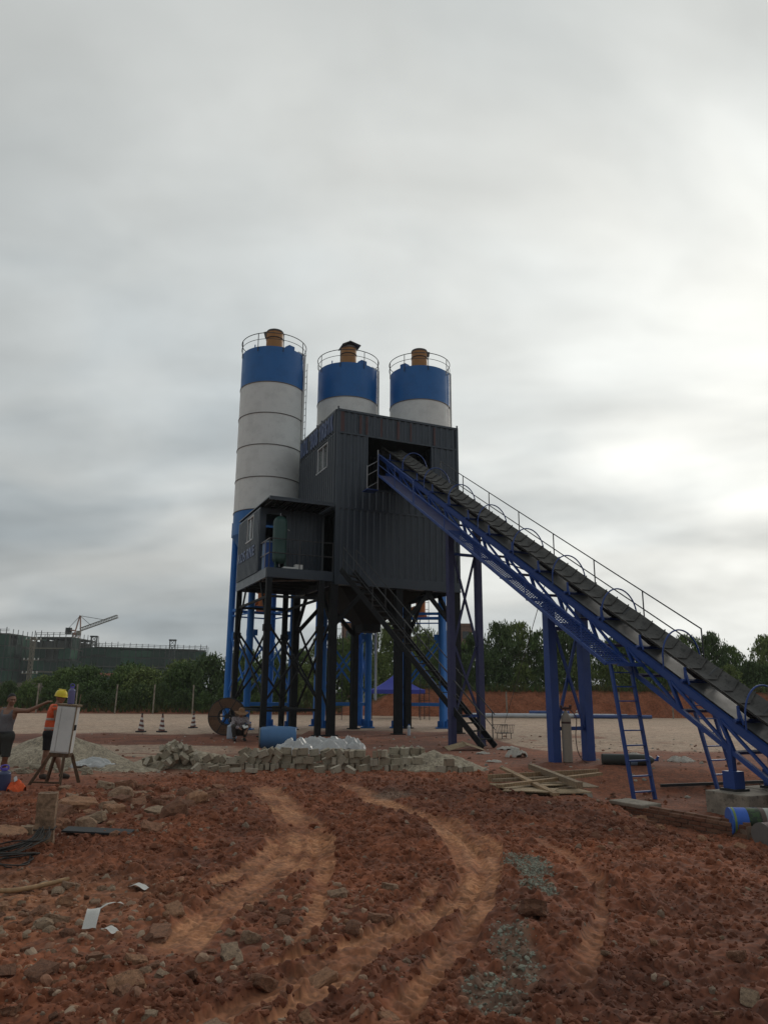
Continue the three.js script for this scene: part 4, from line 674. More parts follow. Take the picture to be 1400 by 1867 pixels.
heap('sand_heap', 'low sand spread between the left brick heap and the long pile', -4.4, 17.9, 1.5, 0.9, 0.42, M.sand);
heap('sand_heap', 'thin tongue of sand left of the brick heap', -5.4, 16.6, 0.75, 0.45, 0.16, M.sand);
// -- blue barrel, plastic sheeting
{
  const t = thing('plastic_barrel', 'blue plastic barrel lying on its side behind the brick pile', 'barrel', put(-2.72, 20.2, 0.2), 0.12);
  const g = lathe([[0.001, 0], [0.24, 0], [0.265, 0.02], [0.27, 0.05], [0.285, 0.2], [0.29, 0.3], [0.283, 0.32], [0.292, 0.34], [0.292, 0.6], [0.283, 0.62], [0.29, 0.64], [0.285, 0.75], [0.265, 0.9], [0.25, 0.93], [0.001, 0.93]], 36); g.rotateZ(-Math.PI / 2); g.translate(-0.46, 0.28, 0); mesh('body', g, paint([0.06, 0.16, 0.33], 0.7), t);
  const e = new THREE.CylinderGeometry(0.255, 0.255, 0.03, 32); e.rotateZ(-Math.PI / 2); e.translate(-0.475, 0.28, 0); mesh('end_cap', e, paint([0.20, 0.22, 0.22], 0.8), t);
  mesh('wedge', [box(0.5, 0.3, 0.4, 0, -0.13, 0.0)], M.mudConcrete, t);
}
function sheetHeap(name, label, cat, X, D, rx, rd, h, mat, dy = 0, sharp = 3) {
  const n = 64, pos = [], idx = [];
  for (let j = 0; j <= n; j++) for (let i = 0; i <= n; i++) { const u = i / n * 2 - 1, v = j / n * 2 - 1, r = Math.hypot(u, v) * (1 + 0.25 * n3(u * 1.5 + X, v * 1.5, 3)), f = clamp(1 - r * r, 0, 1), fold = n3(u * sharp * 0.7 + X * 3, v * sharp * 0.7, D) - 0.45 * Math.abs(n3(u * sharp * 1.7, v * sharp * 1.7 + X, 2)) - 0.3 * Math.abs(n3(u * sharp * 4 + v * 5, v * sharp * 3 + X, 5)); pos.push(u * rx, h * Math.sqrt(f) * (0.8 + 0.55 * fold) + (f > 0 ? 0.006 : -0.03), -v * rd); }
  for (let j = 0; j < n; j++) for (let i = 0; i < n; i++) { const a = j * (n + 1) + i, b = a + 1, c = a + n + 1, d = c + 1; if (Math.hypot(i / n * 2 - 1, j / n * 2 - 1) < 1.05) idx.push(a, b, d, a, d, c); }
  const g = new THREE.BufferGeometry(); g.setAttribute('position', new THREE.Float32BufferAttribute(pos, 3)); g.setIndex(idx); g.computeVertexNormals(); metreUV(g);
  const m = new THREE.Mesh(g, mat); m.name = numbered(name); m.position.set(...put(X, D, dy)); scene.add(m); return tag(m, label, cat);
}
const film = new THREE.MeshPhysicalMaterial({ color: new THREE.Color().setRGB(0.56, 0.56, 0.55), roughness: 0.3, transmission: 0.25, thickness: 0, side: THREE.DoubleSide, clearcoat: 0.3, clearcoatRoughness: 0.3 });
sheetHeap('plastic_sheeting', 'largest crumpled clear plastic sheet heaped beside the blue barrel', 'plastic sheet', -1.5, 20.0, 0.72, 0.5, 0.44, film, 0.16);
sheetHeap('plastic_sheeting', 'crumpled plastic sheet at the right end of the sheeting', 'plastic sheet', -0.85, 20.2, 0.42, 0.4, 0.38, film, 0.14, 4);
sheetHeap('plastic_sheeting', 'low crumpled plastic sheet in front of the barrel', 'plastic sheet', -2.2, 19.2, 0.5, 0.4, 0.34, film, 0.2, 4);
sheetHeap('plastic_sheeting', 'crumpled clear plastic beside the sand behind the cabinet', 'plastic sheet', -6.35, 17.2, 0.5, 0.35, 0.2, film, 0, 4);
const bagM = std([0.6, 0.55, 0.48], { roughness: 0.8, map: clothMap, side: THREE.DoubleSide });
[['pale rag lying left of the lower conveyor columns', 3.55, 20.6, 0.3, 0.2, 0.22], ['small white bag right of the near ladder', 7.5, 19.6, 0.32, 0.22, 0.13], ['tiny pale scrap beyond the gas cylinder lying down', 6.9, 21.2, 0.2, 0.16, 0.1], ['flat white scrap by the foot of the stair', 2.8, 21.6, 0.2, 0.13, 0.06], ['crumpled sack at the foot of the stair', 3.75, 23.2, 0.34, 0.2, 0.1], ['little white scrap left of the rag', 2.75, 19.2, 0.2, 0.13, 0.06]].forEach(([l, X, D, a, b, h]) => sheetHeap('cloth_scrap', l, 'scrap', X, D, a, b, h, bagM, 0, 4));
{ const t = thing('cardboard_sheet', 'folded pale cardboard lying between the tall conveyor columns', 'cardboard', put(2.45, 23.0, 0.02), 0.2); mesh('flap', [box(0.6, 0.012, 0.5, -0.28, 0.1, 0, 0.15, 0, 0.25)], M.ply, t); mesh('flap', box(0.6, 0.012, 0.5, 0.26, 0.1, 0.02, 0.15, 0, -0.3), M.ply, t); }
// -- paper scraps in the foreground
function paper(label, X, D, w, l, ry, curl) { const g = new THREE.PlaneGeometry(w, l, 4, 10); const p = g.attributes.position; for (let i = 0; i < p.count; i++) { const y = p.getY(i) / l + 0.5; p.setXYZ(i, p.getX(i) + 0.12 * w * Math.sin(y * 3), 0.008 + curl * Math.sin(y * Math.PI * 0.9) + 0.01 * n3(y * 4, p.getX(i) * 20, X), -p.getY(i)); } g.computeVertexNormals(); const m = new THREE.Mesh(g, std([0.66, 0.64, 0.60], { roughness: 0.85, side: THREE.DoubleSide, map: clothMap })); m.name = numbered('paper_strip'); m.position.set(...put(X, D, 0.02)); m.rotation.y = ry; scene.add(m); tag(m, label, 'paper', 'paper scraps'); }
paper('curled white paper strip on the stones, largest of the scraps', -2.04, 5.75, 0.09, 0.24, 0.25, 0.09); paper('small flat white paper just right of the curled strip', -1.86, 5.6, 0.06, 0.13, 1.1, 0.02); paper('white scrap highest up among the foreground stones', -2.03, 6.75, 0.07, 0.17, 1.3, 0.03); paper('thin pinkish paper strip among stones below the top scrap', -2.1, 6.3, 0.04, 0.22, -0.7, 0.03);
// -- striped cones
function cone(label, X, D, s = 1) {
  const t = thing('traffic_cone', label, 'cone', put(X, D), rr(0, 6), 'striped cones in the yard'); t.scale.setScalar(s * 0.88);
  mesh('base', rbox(0.36, 0.06, 0.36, 0.02, 0, 0.03, 0), M.black, t);
  const R = (y) => mix(0.14, 0.035, (y - 0.06) / 0.66), red = std([0.16, 0.06, 0.05], { roughness: 0.7 }), wh = std([0.62, 0.6, 0.56], { roughness: 0.7 });
  for (let i = 0; i < 7; i++) { const a = 0.06 + i * 0.0943, b = a + 0.0943; const g = new THREE.CylinderGeometry(R(b), R(a), b - a, 20, 1); const q = g.attributes.position; for (let k = 0; k < q.count; k++) q.setY(k, q.getY(k) + 0.25 * q.getX(k)); g.translate(0, (a + b) / 2, 0); g.computeVertexNormals(); mesh('stripe', g, i % 2 ? wh : red, t); }
  mesh('tip', cylY(0.035, 0.09, 0, 0.76, 0, 12, 0.03), M.black, t);
}
cone('striped cone furthest left in the yard', -9.25, 29.6); cone('striped cone behind the left brick heap, middle of the three', -8.5, 29.75); cone('striped cone just left of the cable reel', -8.15, 33.2); cone('striped cone far off by the pipes under the bank', 13.2, 52.2, 0.9);
// -- cable reel
{
  const t = thing('cable_reel', 'large empty cable reel with brown segmented flange standing beside the left silo leg', 'reel', put(-5.62, 27.7), 0.1), R = 0.66, yc = R + 0.0;
  const fb = [[0.17, 0.10, 0.065], [0.145, 0.085, 0.055], [0.19, 0.12, 0.08]].map((c) => std(c, { roughness: 0.8, map: woodMap }));
  for (const z of [0.0, -0.5]) {
    const fl = new THREE.Group(); fl.name = 'flange'; t.add(fl);
    for (let i = 0; i < 6; i++) { const a0 = i * Math.PI / 3 + 0.02, a1 = (i + 1) * Math.PI / 3 - 0.02, sh = new THREE.Shape(); sh.absarc(0, 0, R - 0.02, a0, a1, false); sh.absarc(0, 0, 0.3, a1, a0, true); const g = new THREE.ExtrudeGeometry(sh, { depth: 0.02, bevelEnabled: false, curveSegments: 10 }); g.translate(0, yc, z); mesh('flange_board', g, fb[i % 3], fl); mesh('spoke', bar(v3(Math.cos(a0 - 0.02) * 0.06, yc + Math.sin(a0 - 0.02) * 0.06, z + 0.012), v3(Math.cos(a0 - 0.02) * (R - 0.02), yc + Math.sin(a0 - 0.02) * (R - 0.02), z + 0.012), 0.03, 0.03, v3(0, 0, 1)), M.black, fl); }
    const tr = (r, q) => { const g = new THREE.TorusGeometry(r, q, 6, 48); g.translate(0, yc, z + 0.01); return g; };
    mesh('rim', tr(R - 0.016, 0.018), M.black, fl); mesh('inner_ring', tr(0.3, 0.02), M.black, fl);
    const h = new THREE.CylinderGeometry(0.08, 0.08, 0.06, 16); h.rotateX(Math.PI / 2); h.translate(0, yc, z + 0.01); mesh('hub', h, M.black, fl);
  }
  const d = new THREE.CylinderGeometry(0.295, 0.295, 0.48, 36, 1, true); d.rotateX(Math.PI / 2); d.translate(0, yc, -0.24); mesh('core', d, std([0.16, 0.10, 0.07], { roughness: 0.85, map: woodMap, side: THREE.DoubleSide }), t);
}
// -- jerry can, water bottles
function jug(name, label, X, D, y, r, h, mat, capM, cat, opt = {}) { const t = thing(name, label, cat, y === null ? put(X, D) : [X, y, -D], 0.3, 'water bottles'); mesh('body', lathe([[0.001, 0], [r * 0.9, 0], [r, h * 0.03], [r, h * 0.62], [r * 0.92, h * 0.66], [r, h * 0.7], [r * 0.9, h * 0.78], [r * 0.4, h * 0.86], [r * 0.38, h * 0.9], [0.001, h * 0.9]], 24), mat, t); mesh('cap', cylY(r * 0.45, h * 0.1, 0, h * 0.92, 0, 16), capM, t); if (opt.handle) mesh('handle', pipe([v3(-r * 0.5, h * 0.9, 0), v3(-r * 0.5, h * 1.05, 0), v3(0, h * 1.1, 0), v3(r * 0.5, h * 1.05, 0), v3(r * 0.5, h * 0.9, 0)], r * 0.12, 16), capM, t); return t; }
const violet = new THREE.MeshPhysicalMaterial({ color: new THREE.Color().setRGB(0.18, 0.17, 0.36), roughness: 0.25, transmission: 0.35, thickness: 0 }), violetCap = paint([0.13, 0.10, 0.5], 0.5);
jug('water_can', 'pale blue plastic water can beside the squatting person', -5.1, 26.2, null, 0.17, 0.55, paint([0.36, 0.42, 0.5], 0.6), paint([0.5, 0.52, 0.55], 0.6), 'can');
jug('water_bottle', 'small blue and white bottle standing left of the blue barrel', -3.2, 22.6, null, 0.05, 0.42, paint([0.04, 0.07, 0.3], 0.5), M.white, 'bottle');
jug('water_bottle', 'white bottle at the foot of the black leg under the tower front', 0.98, 28.6, null, 0.06, 0.42, paint([0.5, 0.55, 0.6], 0.5), M.cabinetBlue, 'bottle');
jug('water_jug', 'dark blue water jug with violet lid on the ground by the workers', -6.25, 12.95, null, 0.11, 0.36, paint([0.035, 0.05, 0.12], 0.5), violetCap, 'jug', { handle: 1 });
// -- tool cabinet on splayed stand
{
  const t = thing('electric_cabinet', 'tilted white metal cabinet on a splayed brown timber stand beside the workers', 'cabinet', put(-5.82, 14.1), 0.05);
  const tilt = -0.07, h = 0.82, yb = 0.54, c = (x, y, z) => v3(x, y, z).applyAxisAngle(v3(0, 0, 1), tilt).add(v3(0.0, yb, 0)).toArray();
  const rb = (w, hh, d, x, y, z, r = 0.008) => { const g = new RoundedBoxGeometry(w, hh, d, 1, r); g.translate(x, y, z); g.rotateZ(tilt); g.translate(0, yb, 0); return g; };
  mesh('body', rb(0.33, h, 0.24, 0, h / 2, 0), M.white, t);
  mesh('door', rb(0.23, h - 0.04, 0.018, 0.045, h / 2, 0.127), M.white, t); mesh('side_strip', rb(0.075, h - 0.04, 0.014, -0.12, h / 2, 0.125), M.white, t);
  mesh('top_board', rb(0.37, 0.035, 0.28, 0.01, h + 0.018, 0), M.woodGrey, t); mesh('bottom_rail', rb(0.34, 0.07, 0.26, 0, -0.035, 0), M.woodDark, t);
  mesh('edge_strip', rb(0.02, h + 0.06, 0.03, 0.175, h / 2, 0.1), M.woodGrey, t); mesh('latch', rb(0.03, 0.1, 0.05, 0.18, 0.45, 0.02), M.black, t);
  mesh('antenna_stick', rod(v3(...c(0.15, h + 0.03, -0.05)), v3(...c(0.16, h + 0.22, -0.05)), 0.009), M.woodGrey, t);
  for (const [a, b] of [[[-0.13, 0.54, 0.11], [-0.42, 0, 0.24]], [[0.1, 0.5, 0.12], [0.14, 0, 0.3]], [[0.16, 0.5, -0.1], [0.3, 0, -0.2]], [[-0.13, 0.54, -0.1], [-0.3, 0, -0.25]]]) mesh('leg', bar(v3(...a), v3(...b), 0.045, 0.05), M.woodDark, t);
  mesh('cross_bar', bar(v3(-0.4, 0.06, 0.24), v3(0.14, 0.05, 0.29), 0.03, 0.03), M.woodDark, t);
  const b = toTop(c(0.02, h + 0.037, 0), t); jug('water_bottle', 'tall translucent violet bottle with looped cap on top of the white cabinet', b.x, -b.z, b.y, 0.062, 0.33, violet, violetCap, 'bottle', { handle: 1 });
}
function toTop(p, t) { return v3(...p).applyAxisAngle(v3(0, 1, 0), t.rotation.y).add(t.position); }
// -- reflective vest dropped on the ground
{ const hv = new THREE.MeshStandardMaterial({ color: new THREE.Color().setRGB(0.85, 0.13, 0.03), roughness: 0.75, map: clothMap, side: THREE.DoubleSide }); const m = sheetHeap('safety_vest', 'orange reflective vest dropped on the ground beside the blue jug', 'vest', -6.0, 12.9, 0.15, 0.14, 0.19, hv, 0.0, 2); const st = new THREE.Mesh(metreUV(merge([box(0.05, 0.008, 0.24, 0, 0, 0)])), std([0.45, 0.42, 0.4], { roughness: 0.4 })); st.name = 'reflective_stripe'; st.position.set(-0.02, 0.2, 0.02); st.rotation.set(0.2, 0.5, 0.5); m.add(st); }
// -- stump of pile with cable bundle; bamboo pole
{
  const t = thing('pile_stump', 'muddy square pile stump standing up from the rubble at the left', 'stump', put(-3.62, 8.55, -0.05), 0.3);
  const g = new THREE.BoxGeometry(0.19, 0.56, 0.19, 6, 14, 6), p = g.attributes.position; for (let i = 0; i < p.count; i++) { const x = p.getX(i), y = p.getY(i), z = p.getZ(i), k = 1 + 0.08 * fbm(x * 8, y * 6, z * 8, 3) + 0.06 * S(y, -0.1, -0.28); p.setXYZ(i, x * k + 0.012 * n3(y * 9, z * 12, 1), y + (y > 0.25 ? 0.02 * n3(x * 20, z * 20, 3) : 0), z * k); } g.translate(0, 0.28, 0); g.computeVertexNormals(); mesh('post', g, std([0.30, 0.20, 0.13], { roughness: 1, map: soilMap, bumpMap: soilBump, bumpScale: 0.012 }), t);
  mesh('strap', box(0.21, 0.012, 0.21, 0, 0.2, 0), M.cable, t);
  const c = thing('cable_bundle', 'tangled dark cable bundle hanging from the stump onto the mud', 'cable', put(-3.5, 8.25));
  for (let i = 0; i < 15; i++) { const a = rr(-0.05, 0.08), L = rr(0.35, 0.9), pts = [v3(-0.06 + a, 0.2 + rr(-0.05, 0.02), -0.13)]; pts.push(v3(-0.05 + a + rr(-0.05, 0.05), 0.13, 0.02 + rr(0, 0.05))); const dx = -rr(0.05, 0.9), dz = rr(0.25, 0.7); const gy = (x, z) => gH(-3.5 + x, 8.25 - z) - c.position.y + 0.02 + i * 0.0012; pts.push(v3(dx * 0.4, gy(dx * 0.4, dz * 0.7) + 0.05, dz * 0.7), v3(dx, gy(dx, dz), dz)); if (i % 2) pts.push(v3(dx * 0.5 + 0.1, gy(dx * 0.5 + 0.1, dz + 0.14), dz + 0.14), v3(0.12, gy(0.12, dz - 0.02), dz - 0.02), v3(0.02, gy(0.02, 0.3) + 0.02, 0.3)); mesh('cable_strand', pipe(pts, 0.0075, 28, 5), M.cable, c); }
  tag(mesh('black_plate', [box(0.75, 0.02, 0.22, -3.2, gH(-3.2, 9.0) + 0.06, -9.0, 0.05, 0.06, -0.05)], M.black), 'flat black plate lying behind the stump', 'plate');
  const a = put(-3.5, 6.6, 0.03), b = put(-2.68, 6.93, 0.03), mid = put(-3.0, 6.68, 0.035); tag(mesh('bamboo_pole', pipe([v3(...a), v3(...put(-3.25, 6.62, 0.03)), v3(...mid), v3(...b)], 0.02, 30, 8), std([0.50, 0.33, 0.19], { roughness: 0.7, map: woodMap })), 'pale bent bamboo pole lying on bare earth at the left edge', 'pole');
}
// -- pipes under the bank, tent, fence posts
{
  const pm = [paint([0.55, 0.57, 0.6], 0.6), paint([0.5, 0.53, 0.56], 0.6), paint([0.05, 0.09, 0.25], 0.6), paint([0.2, 0.3, 0.42], 0.6)];
  [[5.9, 15.2, 50.4, 0.14, 0, 'long white pipe at the back of the pipe row under the bank'], [6.3, 13.6, 49.9, 0.14, 1, 'long white pipe at the front of the pipe row'], [9.6, 12.2, 50.2, 0.12, 2, 'dark blue pipe lying on top of the white pipes'], [12.4, 17.4, 49.7, 0.12, 2, 'dark blue pipe at the right end of the pipe row'], [11.0, 16.2, 50.9, 0.13, 3, 'grey blue pipe behind the pipe row']].forEach(([x0, x1, D, r, k, l], i) => { const y = gH((x0 + x1) / 2, D) + r + (i === 2 ? 0.24 : 0.02); const m = new THREE.Mesh(metreUV(merge([rod(v3(-(x1 - x0) / 2, 0, 0), v3((x1 - x0) / 2, 0, 0), r, 14)])), pm[k]); m.name = numbered('steel_pipe'); m.position.set((x0 + x1) / 2, y, -D); m.rotation.y = rr(-0.01, 0.01); scene.add(m); tag(m, l, 'pipe', 'pipes under the bank'); });
  const t = thing('pop_up_canopy', 'blue pop-up canopy tent on thin legs standing behind the tower', 'tent', put(0.85, 47.5), 0.05), hw = 1.62, ey = 1.72, py = 2.75;
  const blue = std([0.06, 0.075, 0.42], { roughness: 0.8, map: clothMap, side: THREE.DoubleSide }), pale = std([0.34, 0.36, 0.55], { roughness: 0.8, map: clothMap, side: THREE.DoubleSide });
  const N = 14; for (let f = 0; f < 4; f++) { const pos = [], idx = []; for (let j = 0; j <= N; j++) for (let i = 0; i <= N; i++) { const k = j / N, w = (1 - k) * hw, x = (i / N * 2 - 1) * w, y = ey + (py - ey) * Math.pow(k, 1.35) - 0.05 * Math.sin(i / N * Math.PI) * (1 - k); pos.push(x, y, w); } for (let j = 0; j < N; j++) for (let i = 0; i < N; i++) { const a = j * (N + 1) + i, b = a + 1, c = a + N + 1, d = c + 1; idx.push(a, b, d, a, d, c); } const g = new THREE.BufferGeometry(); g.setAttribute('position', new THREE.Float32BufferAttribute(pos, 3)); g.setIndex(idx); g.computeVertexNormals(); g.rotateY(f * Math.PI / 2); mesh('roof_panel', g, f === 1 ? pale : blue, t); const v = new THREE.PlaneGeometry(hw * 2, 0.24, 12, 1); v.translate(0, ey - 0.12, hw + 0.004); v.rotateY(f * Math.PI / 2); mesh('valance', v, f === 1 ? pale : blue, t); }
  for (const [x, z] of [[-1, -1], [1, -1], [-1, 1], [1, 1]]) mesh('leg', rod(v3(x * (hw - 0.04), 0, z * (hw - 0.04)), v3(x * (hw - 0.04), ey, z * (hw - 0.04)), 0.025), M.black, t);
  for (let f = 0; f < 4; f++) { const g = rod(v3(-hw + 0.04, ey - 0.03, hw - 0.04), v3(hw - 0.04, ey - 0.03, hw - 0.04), 0.015); g.rotateY(f * Math.PI / 2); mesh('eave_bar', g, M.black, t); }
  const ordP = ['first', 'second', 'third', 'fourth', 'fifth', 'sixth', 'seventh', 'eighth', 'ninth']; for (let i = 0; i < 17; i++) { const X = [-27.5, -24.6, -21.8, -19.0, -16.3, -13.5, -10.9, -2.1, 0.9, 4.6, 8.4, 11.9, 16.0, 19.6, 23.4, 27.0, -30.5][i], D = X < 0 ? 54.5 : 51.8, h = X < 0 ? 2.1 : 1.75; const p = thing('fence_post', X < 0 ? `${ordP[X < -30 ? 8 : i < 7 ? 6 - i + 1 : 0]} thin pale fence post leftwards from the tower at the yard edge` : `${ordP[i - 8]} thin pale fence post rightwards from the tower before the bank`, 'post', put(X, D, -0.05), 0, X < 0 ? 'fence posts left' : 'fence posts right'); mesh('shaft', rod(v3(0, 0, 0), v3(rr(-0.05, 0.05), h, 0), 0.05, 8), M.concrete, p); }
  const wire = thing('guy_wire', 'thin guy wire running down from the conveyor into the trees', 'wire', [0, 0, 0]); const wt = toWorld(3.1, 10.3 - SL * 9.0, 9.0), wb = v3(...put(6.5, 41.0, 0)); mesh('strand', rod(wt, wb, 0.012, 5), M.black, wire);
  // white panel fence at far left
  const f = thing('panel_fence', 'pale slatted panel fence at the far left edge behind the bare-armed worker', 'fence', put(-31.0, 61, 0)); for (let i = 0; i < 14; i++) { mesh('slat', box(0.32, 1.7, 0.06, -3.6 + i * 0.55, 1.35, 0), M.concrete, f); } mesh('rail', box(8, 0.12, 0.05, -0.2, 0.9, -0.06), M.concrete, f); mesh('rail', box(8, 0.12, 0.05, -0.2, 1.9, -0.06), M.concrete, f); mesh('plinth', box(8, 0.6, 0.2, -0.2, 0.22, 0), M.concrete, f);
  // wire basket and loose board by the stair; loose boards in the mud
  const w = thing('mesh_barrow', 'rusty mesh barrow standing beyond the foot of the stair', 'barrow', put(4.3, 27.3), 0.4); w.scale.setScalar(0.62); for (let i = 0; i <= 8; i++) { mesh('wire', rod(v3(-0.4 + i * 0.1, 0.3, -0.3), v3(-0.45 + i * 0.11, 0.75, -0.38), 0.012, 5), M.cable, w); mesh('wire', rod(v3(-0.4 + i * 0.1, 0.3, 0.3), v3(-0.45 + i * 0.11, 0.75, 0.38), 0.012, 5), M.cable, w); } for (const z of [-0.38, 0.38]) mesh('rim', rod(v3(-0.48, 0.75, z), v3(0.48, 0.75, z), 0.015), M.cable, w); mesh('tray', box(0.82, 0.03, 0.62, 0, 0.3, 0), M.cable, w); for (const x of [-0.3, 0.3]) for (const z of [-0.25, 0.25]) mesh('leg', rod(v3(x, 0, z), v3(x, 0.3, z), 0.02), M.cable, w);
}

// ------------------------------------------------------------------ people
function surfaceNets(f, mn, mx, cell) {
  const nx = Math.ceil((mx[0] - mn[0]) / cell) + 1, ny = Math.ceil((mx[1] - mn[1]) / cell) + 1, nz = Math.ceil((mx[2] - mn[2]) / cell) + 1;
  const F = new Float32Array(nx * ny * nz), at = (i, j, k) => (k * ny + j) * nx + i;
  for (let k = 0; k < nz; k++) for (let j = 0; j < ny; j++) for (let i = 0; i < nx; i++) F[at(i, j, k)] = f(mn[0] + i * cell, mn[1] + j * cell, mn[2] + k * cell);
  const id = new Int32Array(nx * ny * nz).fill(-1), pos = [], idx = [];
  for (let k = 0; k < nz - 1; k++) for (let j = 0; j < ny - 1; j++) for (let i = 0; i < nx - 1; i++) {
    let m = 0; for (let c = 0; c < 8; c++) if (F[at(i + (c & 1), j + ((c >> 1) & 1), k + (c >> 2))] < 0) m |= 1 << c; if (m === 0 || m === 255) continue;
    let sx = 0, sy = 0, sz = 0, n = 0;
    for (let a = 0; a < 8; a++) for (const b of [a | 1, a | 2, a | 4]) { if (b === a) continue; const fa = F[at(i + (a & 1), j + ((a >> 1) & 1), k + (a >> 2))], fb = F[at(i + (b & 1), j + ((b >> 1) & 1), k + (b >> 2))]; if ((fa < 0) === (fb < 0)) continue; const t = fa / (fa - fb); sx += (a & 1) + t * ((b & 1) - (a & 1)); sy += ((a >> 1) & 1) + t * (((b >> 1) & 1) - ((a >> 1) & 1)); sz += (a >> 2) + t * ((b >> 2) - (a >> 2)); n++; }
    id[at(i, j, k)] = pos.length / 3; pos.push(mn[0] + (i + sx / n) * cell, mn[1] + (j + sy / n) * cell, mn[2] + (k + sz / n) * cell);
  }
  const quad = (a, b, c, d, flip) => { if (a < 0 || b < 0 || c < 0 || d < 0) return; if (flip) idx.push(a, d, c, a, c, b); else idx.push(a, b, c, a, c, d); };
  for (let k = 1; k < nz - 1; k++) for (let j = 1; j < ny - 1; j++) for (let i = 1; i < nx - 1; i++) {
    const s = F[at(i, j, k)] < 0;
    if (s !== F[at(i + 1, j, k)] < 0) quad(id[at(i, j - 1, k - 1)], id[at(i, j, k - 1)], id[at(i, j, k)], id[at(i, j - 1, k)], !s);
    if (s !== F[at(i, j + 1, k)] < 0) quad(id[at(i - 1, j, k - 1)], id[at(i - 1, j, k)], id[at(i, j, k)], id[at(i, j, k - 1)], !s);
    if (s !== F[at(i, j, k + 1)] < 0) quad(id[at(i - 1, j - 1, k)], id[at(i, j - 1, k)], id[at(i, j, k)], id[at(i - 1, j, k)], !s);
  }
  const g = new THREE.BufferGeometry(); g.setAttribute('position', new THREE.Float32BufferAttribute(pos, 3)); g.setIndex(idx); g.computeVertexNormals(); return g;
}
const cap = (a, b, ra, rb) => { const ex = b[0] - a[0], ey = b[1] - a[1], ez = b[2] - a[2], L2 = ex * ex + ey * ey + ez * ez + 1e-9; return (x, y, z) => { const px = x - a[0], py = y - a[1], pz = z - a[2], t = clamp((px * ex + py * ey + pz * ez) / L2, 0, 1); return Math.hypot(px - ex * t, py - ey * t, pz - ez * t) - (ra + (rb - ra) * t); }; };
const ell = (c, r) => (x, y, z) => { const k = Math.hypot((x - c[0]) / r[0], (y - c[1]) / r[1], (z - c[2]) / r[2]); return (k - 1) * Math.min(...r); };
const smin = (a, b, k) => { const h = clamp(0.5 + 0.5 * (b - a) / k, 0, 1); return mix(b, a, h) - k * h * (1 - h); };
const uni = (fs, k = 0.03) => (x, y, z) => { let d = 9; for (const f of fs) d = smin(f(x, y, z), d, k); return d; };
const bounds = (pts, pad) => [[0, 1, 2].map((i) => Math.min(...pts.map((p) => p[i])) - pad), [0, 1, 2].map((i) => Math.max(...pts.map((p) => p[i])) + pad)];
const skin = std([0.23, 0.115, 0.07], { roughness: 0.6 }), hairM = std([0.012, 0.011, 0.011], { roughness: 0.7 });
function handSDF(w, dir, up, curl) { // palm at wrist w, pointing along dir; fingers curl towards -up
  const d = v3(...dir).normalize(), u = v3(...up), s = d.clone().cross(u).normalize(); const n = s.clone().cross(d);
  const P = (a, b, c) => v3(...w).addScaledVector(d, a).addScaledVector(s, b).addScaledVector(n, c).toArray(), fs = [cap(P(0, 0, 0), P(0.07, 0.0, -0.004), 0.027, 0.03), cap(P(0.03, -0.02, 0), P(0.08, -0.026, -0.004), 0.017, 0.016), cap(P(0.03, 0.02, 0), P(0.08, 0.026, -0.004), 0.017, 0.016)];
  [[-0.03, 0.062], [-0.011, 0.074], [0.01, 0.07], [0.03, 0.054]].forEach(([o, l]) => { const k1 = P(0.085, o, -0.004), c1 = curl * 0.6, k2 = P(0.085 + l * 0.5 * Math.cos(c1), o, -0.004 - l * 0.5 * Math.sin(c1)), c2 = curl * 1.5, k3 = P(0.085 + l * 0.5 * Math.cos(c1) + l * 0.5 * Math.cos(c2), o, -0.004 - l * 0.5 * (Math.sin(c1) + Math.sin(c2))); fs.push(cap(k1, k2, 0.0095, 0.009), cap(k2, k3, 0.009, 0.0078)); });
  fs.push(cap(P(0.02, -0.025, -0.005), P(0.055, -0.055, -0.018), 0.012, 0.01), cap(P(0.055, -0.055, -0.018), P(0.085, -0.058, -0.03), 0.0098, 0.0085));
  const f = uni(fs, 0.008); return { f, b: bounds([w, P(0.16, 0, -0.05), P(0.1, -0.07, 0), P(0.1, 0.06, 0)], 0.045) };
}
function headGeo(c, yaw, nod = 0) { // head centred on c, face looks along +z turned by yaw
  const fs = uni([ell([0, 0.02, -0.012], [0.076, 0.105, 0.094]), ell([0, -0.045, 0.02], [0.058, 0.068, 0.066]), cap([0, 0.0, 0.085], [0, -0.03, 0.102], 0.009, 0.014), ell([-0.03, -0.022, 0.07], [0.022, 0.02, 0.016]), ell([0.03, -0.022, 0.07], [0.022, 0.02, 0.016]), ell([0, -0.096, 0.052], [0.024, 0.018, 0.022]), ell([0, 0.028, 0.078], [0.05, 0.012, 0.014])], 0.018);
  const f = (x, y, z) => { let d = fs(x, y, z); for (const s of [-1, 1]) { d = smin(d, ell([s * 0.08, -0.008, -0.012], [0.01, 0.032, 0.02])(x, y, z), 0.006); d = -smin(-d, ell([s * 0.03, 0.006, 0.096], [0.017, 0.009, 0.014])(x, y, z), 0.008); d = smin(d, ell([s * 0.03, 0.005, 0.074], [0.013, 0.011, 0.012])(x, y, z), 0.003); } d = smin(d, ell([0, -0.062, 0.082], [0.026, 0.007, 0.01])(x, y, z), 0.004); d = -smin(-d, ell([0, -0.0625, 0.094], [0.022, 0.0022, 0.008])(x, y, z), 0.002); return d; };
  const g = surfaceNets(f, [-0.11, -0.135, -0.13], [0.11, 0.15, 0.13], 0.004); g.rotateX(nod); g.rotateY(yaw); g.translate(...c); return g;
}
function placeOn(g, c, yaw, nod = 0) { g.rotateX(nod); g.rotateY(yaw); g.translate(...c); return g; }
